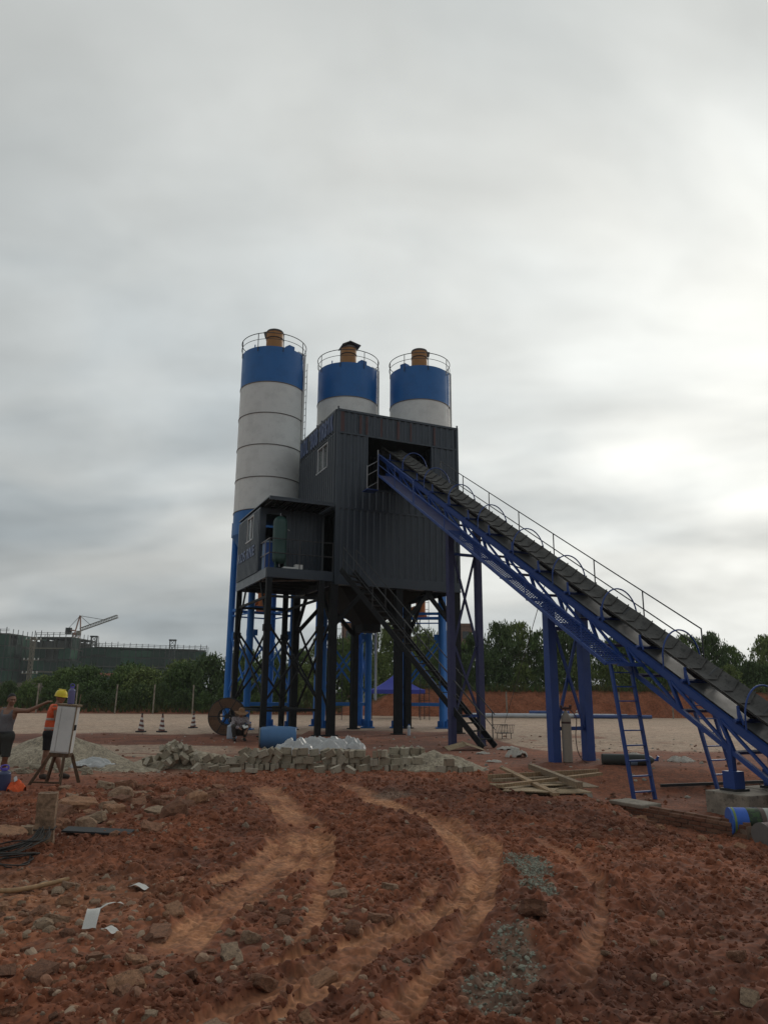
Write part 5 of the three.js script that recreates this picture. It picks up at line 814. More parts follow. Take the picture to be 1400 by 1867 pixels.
const eyesGeo = (c, yaw, nod) => placeOn(merge([-1, 1].map((s) => { const e = new THREE.SphereGeometry(0.0072, 10, 8); e.translate(s * 0.03, 0.006, 0.083); return e; })), c, yaw, nod);
const browGeo = (c, yaw, nod) => placeOn(merge([-1, 1].map((s) => bar(v3(s * 0.016, 0.027, 0.094), v3(s * 0.046, 0.028, 0.082), 0.006, 0.007))), c, yaw, nod);
const smooth = (name, g, mat, parent) => { metreUV(g); const m = new THREE.Mesh(g, mat); m.name = name; parent.add(m); return m; };
// limbs: joints -> sdf list
function person(label, pos, turn, J, o) {
  const t = thing('person', label, 'person', pos, turn);
  const torso = [cap(J.pelvis, J.belly, 0.125, 0.12), cap(J.belly, J.chest, 0.12, 0.135), cap([J.chest[0] + (J.shL[0] - J.chest[0]) * 0.45, J.chest[1] + 0.05, J.chest[2] + (J.shL[2] - J.chest[2]) * 0.45], [J.chest[0] + (J.shR[0] - J.chest[0]) * 0.45, J.chest[1] + 0.05, J.chest[2] + (J.shR[2] - J.chest[2]) * 0.45], 0.105, 0.105), cap(J.shL, J.shR, 0.058, 0.058)];
  const hips = [cap(J.hipL, J.hipR, 0.1, 0.1)];
  const arm = (s, e, w) => [cap(s, e, 0.052, 0.041), cap(e, w, 0.042, 0.028)], leg = (h, k, a) => [cap(h, k, 0.088, 0.056), cap(k, [(k[0] * 0.65 + a[0] * 0.35), (k[1] * 0.65 + a[1] * 0.35), (k[2] * 0.65 + a[2] * 0.35)], 0.054, 0.055), cap([(k[0] * 0.65 + a[0] * 0.35), (k[1] * 0.65 + a[1] * 0.35), (k[2] * 0.65 + a[2] * 0.35)], a, 0.055, 0.036)];
  const foot = (a, d) => [cap([a[0], a[1] - 0.035, a[2]], [a[0] + d[0] * 0.16, a[1] - 0.055, a[2] + d[1] * 0.16], 0.038, 0.03)];
  const legs = [...leg(J.hipL, J.knL, J.anL), ...leg(J.hipR, J.knR, J.anR)], feet = [...foot(J.anL, o.footDir), ...foot(J.anR, o.footDir)];
  const arms = [...arm(J.shL, J.elL, J.wrL), ...arm(J.shR, J.elR, J.wrR)], neck = [cap(J.neck, J.head, 0.058, 0.052), cap(J.neck, J.chest, 0.06, 0.1)];
  const body = uni([...torso, ...hips, ...arms, ...legs, ...feet, ...neck], 0.03), all = Object.values(J);
  const [mn, mx] = bounds(all, 0.2); const g = [surfaceNets(body, mn, mx, 0.014), headGeo(J.head, o.yaw, o.nod)];
  for (const [w, e, c] of [[J.wrL, J.elL, o.curlL ?? 0.5], [J.wrR, J.elR, o.curlR ?? 0.5]]) { const d = [w[0] - e[0], w[1] - e[1], w[2] - e[2]], up = o.palmUp ?? [0, 1, 0.2]; const h = handSDF(w, d, Math.abs(v3(...d).normalize().dot(v3(...up))) > 0.85 ? [0, 0.2, 1] : up, c); g.push(surfaceNets(h.f, h.b[0], h.b[1], 0.004)); }
  const gg = mergeGeometries(g.map((q) => { const n = q.clone(); for (const k of Object.keys(n.attributes)) if (!['position', 'normal'].includes(k)) n.deleteAttribute(k); return n; }));
  smooth('body', gg, skin, t); smooth('eyes', eyesGeo(J.head, o.yaw, o.nod), hairM, t); smooth('eyebrows', browGeo(J.head, o.yaw, o.nod), hairM, t);
  const cloth = (name, fs, off, clip, mat, cell = 0.013) => { const u = uni(fs, 0.035), w = (x, y, z) => Math.max(u(x, y, z) - off - 0.006 * n3(x * 14, y * 9, z * 14), clip(x, y, z)); return smooth(name, surfaceNets(w, mn, mx, cell), mat, t); };
  return { t, torso, hips, arms, legs, feet, neck, cloth, J };
}
const fabric = (rgb, r = 0.9) => std(rgb, { roughness: r, map: clothMap });
const hairCap = (t, c, yaw, nod, f) => { const g = surfaceNets(f, [-0.13, -0.14, -0.14], [0.13, 0.17, 0.14], 0.005); return smooth('hair', placeOn(g, c, yaw, nod), hairM, t); };
{ // bare-armed worker reaching to the cabinet
  const J = { pelvis: [0, 0.9, 0], belly: [0.0, 1.05, 0.0], chest: [0.03, 1.24, 0.01], shL: [-0.14, 1.37, -0.06], shR: [0.19, 1.37, 0.05], neck: [0.04, 1.42, 0], head: [0.07, 1.58, 0.02], elL: [-0.27, 1.12, -0.08], wrL: [-0.22, 0.9, 0.06], elR: [0.48, 1.37, 0.12], wrR: [0.79, 1.52, 0.12], hipL: [-0.09, 0.86, -0.02], hipR: [0.09, 0.86, 0.03], knL: [-0.12, 0.46, 0.04], knR: [0.08, 0.47, 0.03], anL: [-0.17, 0.09, 0.02], anR: [-0.05, 0.1, -0.2] };
  const p = person('worker in a grey sleeveless top and dark shorts reaching his arm to the cabinet', put(-6.98, 14.3), 0, J, { yaw: 0.75, nod: 0.08, footDir: [0.5, 0.85], curlR: 0.35 }); p.t.scale.setScalar(0.91);
  p.cloth('sleeveless_top', p.torso, 0.012, (x, y, z) => Math.max(0.93 - y, y - (1.3 + 0.09 * S(Math.abs(x - 0.03 - 0.0), 0.05, 0.11) + (z < 0 ? 0.06 : 0)), Math.abs(x - 0.025) - 0.135), fabric([0.17, 0.165, 0.175]));
  p.cloth('shorts', [...p.hips, ...p.torso.slice(0, 1), ...p.legs], 0.026, (x, y, z) => Math.max(0.47 - y, y - 0.95), fabric([0.045, 0.046, 0.04]));
  p.cloth('belt', [...p.hips, ...p.torso.slice(0, 1)], 0.034, (x, y, z) => Math.max(0.925 - y, y - 0.965), M.black);
  p.cloth('shoes', p.feet, 0.012, (x, y, z) => y - 0.13, fabric([0.05, 0.04, 0.035]), 0.01);
  hairCap(p.t, J.head, 0.75, 0.08, (x, y, z) => Math.max(ell([0, 0.028, -0.016], [0.082, 0.108, 0.097])(x, y, z) + 0.003 * n3(x * 60, y * 60, z * 60), (0.05 + 0.55 * z) - y));
}
{ // helmeted worker behind the cabinet
  const J = { pelvis: [0, 0.92, 0], belly: [0.01, 1.07, 0.0], chest: [0.04, 1.26, 0], shL: [-0.08, 1.4, -0.14], shR: [0.1, 1.4, 0.15], neck: [0.07, 1.45, 0], head: [0.12, 1.6, 0.0], elL: [0.04, 1.16, -0.2], wrL: [0.24, 1.08, -0.16], elR: [0.16, 1.17, 0.2], wrR: [0.32, 1.26, 0.12], hipL: [-0.01, 0.88, -0.09], hipR: [0.0, 0.88, 0.09], knL: [0.1, 0.48, -0.1], knR: [-0.02, 0.48, 0.1], anL: [0.26, 0.09, -0.1], anR: [-0.06, 0.09, 0.1] };
  const p = person('worker in yellow hard hat and orange reflective vest standing behind the white cabinet', put(-6.36, 14.85), 0, J, { yaw: 1.25, nod: 0.15, footDir: [0.95, 0.3] }); p.t.scale.setScalar(0.93);
  const hv = std([0.85, 0.13, 0.04], { roughness: 0.75, map: clothMap }), refl = std([0.42, 0.36, 0.32], { roughness: 0.4 });
  p.cloth('vest', p.torso, 0.022, (x, y, z) => Math.max(0.82 - y, y - 1.47 + 0.0 * z, y > 1.4 ? Math.hypot(x - 0.09, z) - 0.2 : -9), hv);
  for (const y0 of [0.96, 1.14]) p.cloth('reflective_band', p.torso, 0.027, (x, y, z) => Math.max(y0 - y, y - y0 - 0.055), refl);
  p.cloth('shorts', [...p.hips, ...p.legs], 0.024, (x, y, z) => Math.max(0.56 - y, y - 0.95), fabric([0.015, 0.015, 0.017]));
  p.cloth('shoes', p.feet, 0.014, (x, y, z) => y - 0.12, fabric([0.06, 0.045, 0.035]), 0.01);
  const hh = lathe([[0.001, 0.145], [0.05, 0.138], [0.09, 0.115], [0.112, 0.075], [0.12, 0.03], [0.121, 0.012], [0.125, 0.006], [0.125, 0.0], [0.112, 0.0]], 28); hh.scale(0.95, 1, 1.1); const br = new THREE.CylinderGeometry(0.1, 0.105, 0.008, 20, 1, false, -1.0, 2.0); br.translate(0, 0.004, 0.055);
  const hat = smooth('hard_hat', placeOn(merge([hh, br, bar(v3(0, 0.146, -0.09), v3(0, 0.146, 0.09), 0.02, 0.012)]), [J.head[0], J.head[1] + 0.022, J.head[2]], 1.25, 0.12), std([0.72, 0.55, 0.02], { roughness: 0.4 }), p.t);
}
{ // squatting person in straw hat
  const J = { pelvis: [0, 0.3, -0.12], belly: [0, 0.42, -0.1], chest: [0.02, 0.6, -0.02], shL: [-0.19, 0.7, -0.01], shR: [0.2, 0.69, 0.02], neck: [0.02, 0.76, 0.02], head: [0.03, 0.89, 0.09], elL: [-0.24, 0.47, 0.12], wrL: [-0.06, 0.42, 0.3], elR: [0.3, 0.5, 0.16], wrR: [0.2, 0.34, 0.34], hipL: [-0.1, 0.27, -0.1], hipR: [0.1, 0.27, -0.1], knL: [-0.2, 0.46, 0.22], knR: [0.2, 0.46, 0.24], anL: [-0.17, 0.09, 0.12], anR: [0.16, 0.09, 0.12] };
  const p = person('person in straw hat and pale patterned shirt squatting beside the cable reel', put(-4.72, 25.5), 0.25, J, { yaw: 0.35, nod: 0.25, footDir: [0.1, 1], palmUp: [0, 1, 0] });
  const shirtTex = tex(256, (x, y, i) => { const n = fB[(y * 2) * 512 + x * 2], q = fC[(y * 2) * 512 + x * 2]; const v = n > 0.56 ? [0.5, 0.45, 0.47] : q > 0.6 ? [0.58, 0.54, 0.55] : [0.72, 0.7, 0.7]; return v; }, 0.35);
  p.cloth('shirt', [...p.torso, ...p.arms], 0.02, (x, y, z) => Math.max(0.34 - y, y - 0.755, (Math.abs(x) > 0.16 ? z - 0.2 : -9)), std([0.75, 0.73, 0.73], { roughness: 0.9, map: shirtTex }));
  p.cloth('trousers', [...p.hips, ...p.legs, ...p.torso.slice(0, 1)], 0.02, (x, y, z) => Math.max(0.12 - y, y - 0.62, z > 0.1 ? -9 : y - 0.4), fabric([0.055, 0.05, 0.045]));
  p.cloth('shoes', p.feet, 0.012, (x, y, z) => y - 0.12, fabric([0.03, 0.027, 0.025]), 0.01);
  smooth('paper_sheet', box(0.16, 0.006, 0.2, 0.16, 0.47, 0.33, 0.5, 0.3, 0.3), M.white, p.t);
  const hat = lathe([[0.001, 0.13], [0.05, 0.128], [0.085, 0.11], [0.1, 0.05], [0.104, 0.012], [0.16, -0.004], [0.235, -0.03], [0.237, -0.038], [0.16, -0.014], [0.1, 0.0]], 32); const hp = hat.attributes.position; for (let i = 0; i < hp.count; i++) { const r = Math.hypot(hp.getX(i), hp.getZ(i)); if (r > 0.12) hp.setY(i, hp.getY(i) + (r - 0.12) * 0.3 * Math.sin(Math.atan2(hp.getZ(i), hp.getX(i)) * 2 + 1)); } hat.computeVertexNormals();
  smooth('straw_hat', placeOn(hat, [J.head[0], J.head[1] + 0.035, J.head[2]], 0.35, 0.2), std([0.33, 0.20, 0.12], { roughness: 0.9, map: woodMap }), p.t);
}

// ------------------------------------------------------------------ trees and shrubs
const leafMats = [[0.115, 0.17, 0.05], [0.09, 0.14, 0.045], [0.15, 0.19, 0.06], [0.08, 0.12, 0.045]].map((c) => new THREE.MeshPhysicalMaterial({ color: new THREE.Color().setRGB(...c), roughness: 0.75, transmission: 0.0, side: THREE.DoubleSide, vertexColors: true, specularIntensity: 0.4 }));
function crownGeo(sd, nClump, perClump, leaf, shape) { // unit crown: radius 1, height 0..1
  seed = sd; const pos = [], col = [];
  const put3 = (c, ax, bx, w, h, tint) => { const a = c.clone().addScaledVector(bx, -h), b = c.clone().addScaledVector(ax, w), d = c.clone().addScaledVector(bx, h), e = c.clone().addScaledVector(ax, -w); for (const q of [a, b, d, a, d, e]) { pos.push(q.x, q.y, q.z); col.push(tint, tint, tint * 0.95); } };
  for (let i = 0; i < nClump; i++) {
    const y = Math.pow(rnd(), shape.yp ?? 0.85), prof = shape.prof(y), a = rr(0, 6.283), lump = 0.72 + 0.85 * n3(Math.cos(a) * 1.5 + sd, y * 3.2, Math.sin(a) * 1.5), r = prof * lump * Math.sqrt(rr(0.12, 1)), c = v3(Math.cos(a) * r, y, Math.sin(a) * r), cs = shape.cs * rr(0.6, 1.3), tint = rr(0.7, 1.25);
    for (let k = 0; k < perClump; k++) { const q = v3(rr(-1, 1), rr(-1, 1), rr(-1, 1)); if (q.lengthSq() > 1) { k -= 0.5; continue; } q.multiplyScalar(cs); q.y *= shape.fy; q.add(c); const ax = v3(rr(-1, 1), rr(-0.6, 0.6), rr(-1, 1)).normalize(), dn = v3(rr(-0.6, 0.6), -1 * shape.droop + rr(-0.6, 0.6), rr(-0.6, 0.6)).normalize(), bx = dn.addScaledVector(ax, -dn.dot(ax)).normalize(); const s = leaf * rr(0.6, 1.4); put3(q, ax, bx, s * shape.lw, s, tint * rr(0.85, 1.15)); }
  }
  const g = new THREE.BufferGeometry(); g.setAttribute('position', new THREE.Float32BufferAttribute(pos, 3)); g.setAttribute('color', new THREE.Float32BufferAttribute(col, 3)); g.computeVertexNormals(); return g;
}
const egg = { prof: (y) => 1.02 * Math.pow(Math.sin(Math.PI * (0.2 + 0.74 * y)), 0.55) * (1.05 - 0.42 * y), cs: 0.13, fy: 0.55, droop: 0.7, lw: 0.42, yp: 0.8 };
const dome = { prof: (y) => Math.sqrt(Math.max(0.03, 1 - y * y * 0.93)), cs: 0.2, fy: 0.7, droop: 0.3, lw: 0.5, yp: 0.7 };
const crownsTall = [101, 202, 303, 404].map((s) => crownGeo(s, 330, 22, 0.036, egg));
const crownsBush = [11, 22, 33, 44].map((s) => crownGeo(s, 330, 20, 0.04, dome));
const crownsLoose = [77, 88].map((s) => crownGeo(s, 95, 26, 0.05, { ...egg, cs: 0.13, droop: 1.2, lw: 0.3 }));
seed = 777;
const barkM = std([0.11, 0.085, 0.06], { roughness: 0.95, map: woodMap });
function tree(name, label, group, X, D, y, h, r, kind, trunkShow = 0.22) {
  const t = thing(name, label, name === 'shrub' ? 'shrub' : 'tree', [X, y, -D], rr(0, 6.28), group), set = kind === 'tall' ? crownsTall : kind === 'loose' ? crownsLoose : crownsBush;
  const c = new THREE.Mesh(pick(set), pick(leafMats)); c.name = 'crown'; const b = kind === 'bush' ? -0.02 : trunkShow; c.scale.set(r * rr(0.9, 1.1), h * (1 - b), r * rr(0.9, 1.1)); c.position.y = h * b; c.rotation.y = rr(0, 6); t.add(c);
  const tr = h * 0.016 + 0.03, pts = [v3(0, -0.15, 0), v3(rr(-0.03, 0.03) * h, h * 0.35, rr(-0.03, 0.03) * h), v3(rr(-0.05, 0.05) * h, h * 0.82, rr(-0.05, 0.05) * h)]; const cu = new THREE.CatmullRomCurve3(pts), g = []; for (let i = 0; i < 5; i++) g.push(rod(cu.getPoint(i / 5), cu.getPoint((i + 1) / 5), tr * (1 - i * 0.17), 7, tr * (1 - (i + 1) * 0.17)));
  const trunk = mesh('trunk', g, barkM, t);
  for (let i = 0; i < 4; i++) { const k = rr(0.3, 0.7), a = rr(0, 6.28), p = cu.getPoint(k); mesh('limb', rod(p, p.clone().add(v3(Math.cos(a) * r * 0.6, h * rr(0.12, 0.25), Math.sin(a) * r * 0.6)), tr * 0.45, 5, tr * 0.15), barkM, trunk); }
}
const pY = (X, D) => D > bankD(X) + 1.15 ? plateauH(X, D) : gH(X, D);
// right-hand row on top of the red bank: pixel heights read from the photograph
const rowR = [[5.2, 60, 6.2, 2.2], [7.4, 60.5, 6.0, 1.9], [9.2, 59, 7.0, 2.0], [11.0, 61, 7.2, 2.1], [12.9, 60, 6.4, 1.9], [14.6, 59.5, 6.9, 1.9], [16.2, 61, 6.6, 2.0], [18.4, 60, 5.6, 1.9], [20.4, 61, 6.0, 2.0], [22.6, 60, 5.4, 1.9], [24.4, 60.5, 6.1, 1.7], [26.2, 60, 6.3, 1.7], [28.2, 61.5, 5.0, 1.8], [30.6, 60, 5.9, 1.9], [32.8, 61, 6.0, 2.1], [35.2, 60, 5.5, 2.0]];
const ord = ['first', 'second', 'third', 'fourth', 'fifth', 'sixth', 'seventh', 'eighth', 'ninth', 'tenth', 'eleventh', 'twelfth', 'thirteenth', 'fourteenth', 'fifteenth', 'sixteenth', 'seventeenth', 'eighteenth', 'nineteenth', 'twentieth'];
rowR.forEach(([X, D, h, r], i) => tree('bank_tree', `${ord[i]} tree counted rightwards from the tower on top of the red bank`, 'trees on the red bank', X, D, pY(X, D) - 0.1, h * 0.73, r * 1.3, 'tall', 0.02));
// shrubs along the bank foot of the crowns
for (let i = 0; i < 15; i++) { const X = 4 + i * 2.15 + rr(-0.6, 0.6), D = 57.2 + rr(-0.5, 0.8); tree('shrub', `${ord[i]} low shrub counted rightwards from the tower along the bank edge`, 'shrubs on the bank edge', X, D, pY(X, D) - 0.1, rr(1.6, 2.9), rr(1.3, 1.8), 'bush'); }
// behind the tower
const mid = [[-11.6, 63, 5.0, 2.6, 'bush'], [-9.2, 64, 4.6, 2.4, 'bush'], [-7.2, 65, 5.2, 2.4, 'tall'], [-5.2, 63, 6.0, 2.2, 'tall'], [-3.6, 62, 5.6, 2.2, 'bush'], [-2.0, 64, 6.6, 2.4, 'tall'], [-1.0, 66, 8.9, 2.6, 'loose'], [0.6, 64, 6.4, 2.3, 'tall'], [2.2, 66, 7.6, 2.4, 'loose'], [3.6, 63, 5.0, 2.2, 'bush'], [-0.4, 60, 3.6, 2.0, 'bush'], [-6.0, 60.5, 3.4, 2.2, 'bush'], [-8.6, 60.5, 3.0, 2.2, 'bush']];
mid.forEach(([X, D, h, r, k], i) => tree('yard_tree', `${ord[i]} tree of the clump seen through the tower legs`, 'trees behind the tower', X, D, pY(X, D) - 0.1, h * 0.9, r, k, 0.1));
// left-hand thicket
const lft = [[-13.8, 61.5, 5.0, 2.5], [-16.4, 62.5, 4.2, 2.6], [-19.0, 61.5, 3.7, 2.6], [-21.4, 63, 3.9, 2.6], [-24.0, 62, 3.7, 2.5], [-26.4, 63, 3.5, 2.4], [-28.6, 64.5, 2.9, 2.3], [-17.6, 66, 4.6, 2.9], [-22.4, 67, 4.4, 2.9], [-26.6, 68, 4.0, 2.7], [-12.4, 66, 5.6, 2.4], [-30.5, 66, 2.4, 2.2]];
lft.forEach(([X, D, h, r], i) => tree('thicket_tree', `${ord[i]} dark bushy tree of the thicket left of the silos`, 'thicket on the left', X, D, pY(X, D) - 0.15, h * 0.8, r, 'bush'));
for (let i = 0; i < 12; i++) { const X = -12 - i * 1.7, D = 59.2 + rr(-0.4, 0.5); tree('shrub', `${ord[i]} pale green shrub in front of the left thicket, counted leftwards`, 'shrubs before the thicket', X, D, pY(X, D) - 0.1, rr(1.0, 1.9), rr(1.0, 1.5), 'bush'); }
{ // rough grass along the far edge of the yard
  const bl = new THREE.BufferGeometry(); bl.setAttribute('position', new THREE.Float32BufferAttribute([-0.03, 0, 0, 0.03, 0, 0, 0.02, 0.5, 0.05, -0.03, 0, 0.02, 0.03, 0, -0.02, -0.05, 0.42, -0.06], 3)); bl.computeVertexNormals();
  const N = 9000, im = new THREE.InstancedMesh(bl, std([0.07, 0.085, 0.03], { roughness: 0.9, side: THREE.DoubleSide }), N), mt = new THREE.Matrix4(), c = new THREE.Color();
  for (let i = 0; i < N; i++) { const left = rnd() < 0.6, X = left ? rr(-38, -3) : rr(1, 36), D = left ? bankD(X) + rr(0.3, 4) : bankD(X) + rr(0.9, 2.6), q = new THREE.Quaternion().setFromEuler(new THREE.Euler(rr(-0.3, 0.3), rr(0, 6), rr(-0.3, 0.3))); const s = rr(0.5, 1.5); mt.compose(v3(X, (left ? mix(0, plateauH(X, D), S(D - bankD(X), 0, 1.15)) : plateauH(X, D)) - 0.03, -D), q, v3(s * 1.3, s * rr(0.5, 1.1), s * 1.3)); im.setMatrixAt(i, mt); im.setColorAt(i, c.setRGB(rr(0.6, 1.6), rr(0.7, 1.4), rr(0.5, 1))); }
  im.name = 'rough_grass'; im.userData.kind = 'stuff'; scene.add(im); tag(im, 'rough green grass along the far edge of the yard', 'grass');
}
// ------------------------------------------------------------------ far buildings
const plankM = std([0.3, 0.29, 0.25], { roughness: 0.9, map: woodMap }), netM = [[0.012, 0.06, 0.035], [0.028, 0.11, 0.06], [0.01, 0.04, 0.026], [0.018, 0.08, 0.046]].map((c) => std(c, { roughness: 0.9, map: clothMap })), slabM = std([0.11, 0.115, 0.105], { roughness: 0.9, map: concMap }), darkRoomPane = std([0.035, 0.04, 0.045], { roughness: 0.15 });  // apartment windows are opaque; the dark of the rooms behind is painted in
function scaffoldBlock(label, X, D, w, d, h, turn, floors, openTop) {
  const t = thing('netted_building', label, 'building', [X, 0, -D], turn, 'buildings under construction'), fh = h / floors;
  mesh('concrete_core', box(w - 3, h - 1.2, d - 3, 0, (h - 1.2) / 2, 0), slabM, t);
  for (let f = 0; f < floors; f++) {
    mesh('floor_slab', box(w - 0.8, 0.4, d - 0.8, 0, (f + 1) * fh - 0.25, 0), slabM, t);
    const net = (n, L, mk) => { for (let i = 0; i < n; i++) { const open = rnd() < (openTop && f === floors - 1 ? 0.75 : 0.12), c = -L / 2 + (i + 0.5) * L / n; if (open) { mesh('column', mk(0.55, fh - 0.4, c + rr(-0.5, 0.5), -0.9, 0), slabM, t); continue; } const hh = fh - rr(0.25, 1.0); mesh('safety_net', mk(L / n - 0.1, hh, c, rr(-0.15, 0.2), (fh - hh) / 2 * rr(-1, 1)), pick(netM), t); } };
    const nw = Math.max(2, Math.round(w / 4.5)), nd = Math.max(2, Math.round(d / 4.5));
    net(nw, w, (l, hh, c, o, dy) => box(l, hh, o < -0.5 ? 0.55 : 0.08, c, (f + 0.5) * fh + dy, d / 2 + o));
    net(nd, d, (l, hh, c, o, dy) => box(o < -0.5 ? 0.55 : 0.08, hh, l, w / 2 + o, (f + 0.5) * fh + dy, c));
    net(nd, d, (l, hh, c, o, dy) => box(o < -0.5 ? 0.55 : 0.08, hh, l, -w / 2 - o, (f + 0.5) * fh + dy, c));
    if (rnd() < 0.85) mesh('scaffold_deck', box(w * rr(0.5, 1), 0.3, 0.9, w * rr(-0.1, 0.1), (f + 1) * fh - 0.05, d / 2 + 0.45), f % 2 ? plankM : slabM, t);
  }
  for (let x = -w / 2; x <= w / 2 + 0.1; x += 1.9) mesh('scaffold_pole', box(0.17, h + 1.0 + rr(0, 1.6), 0.17, x, (h + 1.2) / 2, d / 2 + 0.4), M.rail, t);
  for (let z = -d / 2; z <= d / 2; z += 3.1) mesh('scaffold_pole', box(0.15, h + 0.8 + rr(0, 1.2), 0.15, w / 2 + 0.4, (h + 1.0) / 2, z), M.rail, t);
  for (const y of [0.6, 1.1]) mesh('guard_bar', box(w, 0.12, 0.12, 0, h + y, d / 2 + 0.4), M.flange, t);
  return t;
}
scaffoldBlock('netted building block at the far left edge under construction', -122, 240, 18, 26, 18.4, 0, 5, true);
scaffoldBlock('lower netted wing between the two tall blocks', -108, 262, 26, 20, 15.6, 0, 4, false);
scaffoldBlock('taller netted block below the tower crane', -100.8, 240, 11.5, 20, 17.6, 0, 5, true);
const wing = scaffoldBlock('long netted wing stretching right from the crane block', -84, 254, 46, 16, 15.2, 0.42, 5, false);
for (const [x, w] of [[-9, 9], [2, 6], [14, 4]]) mesh('orange_banner', box(w, 0.9, 0.1, x, 6.6, 8.5), std([0.45, 0.13, 0.07], { roughness: 0.8 }), wing);
for (const [x, w] of [[-12, 16], [8, 10]]) mesh('pale_ledge', box(w, 0.35, 0.3, x, 9.1, 8.4), slabM, wing);
{
  const lattice = (a, b, w, n, r, side = v3(1, 0, 0)) => { const d = b.clone().sub(a).normalize(), s = side.clone().addScaledVector(d, -side.dot(d)).normalize(), u = d.clone().cross(s), g = [], C = (k, i) => a.clone().lerp(b, k).addScaledVector(s, (i & 1 ? 1 : -1) * w / 2).addScaledVector(u, (i & 2 ? 1 : -1) * w / 2); for (let i = 0; i < 4; i++) g.push(bar(C(0, i), C(1, i), r, r)); for (let k = 0; k < n; k++) for (const [p, q] of [[0, 1], [1, 3], [3, 2], [2, 0]]) { g.push(bar(C(k / n, p), C((k + 1) / n, q), r * 0.7, r * 0.7)); g.push(bar(C((k + 1) / n, p), C((k + 1) / n, q), r * 0.7, r * 0.7)); } return g; };
  const craneM = paint([0.34, 0.16, 0.11], 0.8), palM = paint([0.36, 0.33, 0.3], 0.8);
  const t = thing('tower_crane', 'tower crane with raised jib above the netted block on the left', 'crane', [-107, 0, -262]);
  mesh('mast', lattice(v3(0, 0, 0), v3(0, 20.5, 0), 1.8, 14, 0.22), craneM, t); mesh('slewing_ring', cylY(1.4, 0.8, 0, 20.8, 0, 12), craneM, t);
  mesh('apex', [bar(v3(-0.8, 21, 0), v3(0.4, 27.2, 0), 0.35, 0.35), bar(v3(1.2, 21, 0), v3(0.6, 27.2, 0), 0.35, 0.35)], craneM, t); mesh('jib', lattice(v3(1, 22.3, 0), v3(13.6, 27.0, 0), 1.0, 14, 0.16, v3(0, 0, 1)), palM, t); mesh('counter_jib', bar(v3(-1, 22, 0), v3(-3.6, 22, 0), 1.2, 0.4), craneM, t); mesh('counterweight', box(1.8, 2.2, 1.4, -3.0, 21.8, 0), M.legBlack, t); mesh('operator_cab', box(1.3, 1.6, 1.2, 0.9, 21.0, 0.8), M.concrete, t);
  for (const e of [v3(9.5, 25.7, 0), v3(4.6, 23.8, 0), v3(-3.4, 22.4, 0)]) mesh('tie_rod', rod(v3(0.5, 27.1, 0), e, 0.09, 5), M.rail, t);
  const h = (label, X, D, y) => { const q = thing('hoist_tower', label, 'hoist tower', [X, 0, -D], 0.2, 'lattice towers on the site'); mesh('lattice', lattice(v3(0, 0, 0), v3(0, y, 0), 1.7, 10, 0.2), M.rail, q); mesh('head', box(2.3, 0.4, 2.3, 0, y, 0), M.rail, q); };
  h('lattice hoist tower rising above the right end of the netted wing', -68, 243, 17.6); h('small lattice tower on the roof right of the crane', -93.5, 243, 18.6);
  const py = thing('power_pole', 'lattice power pole with crossarms standing in front of the far left block', 'pole', [-54, 0, -116]); mesh('lattice', lattice(v3(0, 0, 0), v3(0, 9.6, 0), 0.5, 14, 0.06), M.concrete, py); for (const y of [9.2, 6.1, 4.1]) { mesh('crossarm', box(2.4, 0.12, 0.12, 0, y, 0), M.concrete, py); for (const x of [-1.1, -0.5, 0.5, 1.1]) mesh('insulator', cylY(0.09, 0.3, x, y + 0.18, 0, 8), M.white, py); }
  const blk = (label, X, D, w, d, h, mat, cols, rows, wm) => { const q = thing('apartment_block', label, 'building', [X, 0, -D], 0, 'far apartment blocks'); mesh('wall', box(w, h, d, 0, h / 2, 0), mat, q); mesh('roof_parapet', box(w + 0.3, 0.5, d + 0.3, 0, h + 0.1, 0), mat, q); for (let i = 0; i < cols; i++) for (let j = 0; j < rows; j++) { const wd = mesh('window', box(w / cols * 0.5, 1.4, 0.12, -w / 2 + (i + 0.5) * w / cols, h - 1.9 - j * 3, d / 2 + 0.02), darkRoomPane, q); } };
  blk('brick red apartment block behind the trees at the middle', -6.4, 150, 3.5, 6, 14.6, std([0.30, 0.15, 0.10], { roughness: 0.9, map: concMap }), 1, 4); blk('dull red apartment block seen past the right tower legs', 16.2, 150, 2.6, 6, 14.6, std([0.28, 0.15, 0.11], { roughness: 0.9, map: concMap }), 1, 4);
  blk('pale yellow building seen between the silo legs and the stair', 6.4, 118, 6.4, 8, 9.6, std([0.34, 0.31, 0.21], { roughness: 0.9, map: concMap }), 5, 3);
}

// ------------------------------------------------------------------ stones and clods
function rockGeo(sd, det = 2, flat = 0.75, ang = 0.5) { const g = mergeVertices(new THREE.IcosahedronGeometry(1, det).deleteAttribute('uv').deleteAttribute('normal')); const p = g.attributes.position; for (let i = 0; i < p.count; i++) { const v = v3(p.getX(i), p.getY(i), p.getZ(i)); let k = 1 + 0.35 * n3(v.x * 1.1 + sd, v.y * 1.1, v.z * 1.1) + 0.16 * n3(v.x * 2.7, v.y * 2.7 + sd, v.z * 2.7); const q = Math.max(Math.abs(v.x), Math.abs(v.y), Math.abs(v.z)); k *= mix(1, 0.82 / q, ang); k += 0.1 * n3(v.x * 6 + sd, v.y * 6, v.z * 6); p.setXYZ(i, v.x * k, v.y * k * flat, v.z * k * 0.85); } g.computeVertexNormals(); return g; }
const slabGeo = [1, 2, 3, 4].map((s) => metreUV(merge([rockGeo(s * 3.3, 2, 0.6, 0.85)]))), lumpGeo = [5, 6, 7, 8].map((s) => { const g = rockGeo(s * 2.1, 1, 0.75, 0.8).toNonIndexed(); g.computeVertexNormals(); return g; });
slabGeo.forEach((g) => g.computeVertexNormals()); lumpGeo.forEach((g) => metreUV(g));
seed = 4242;
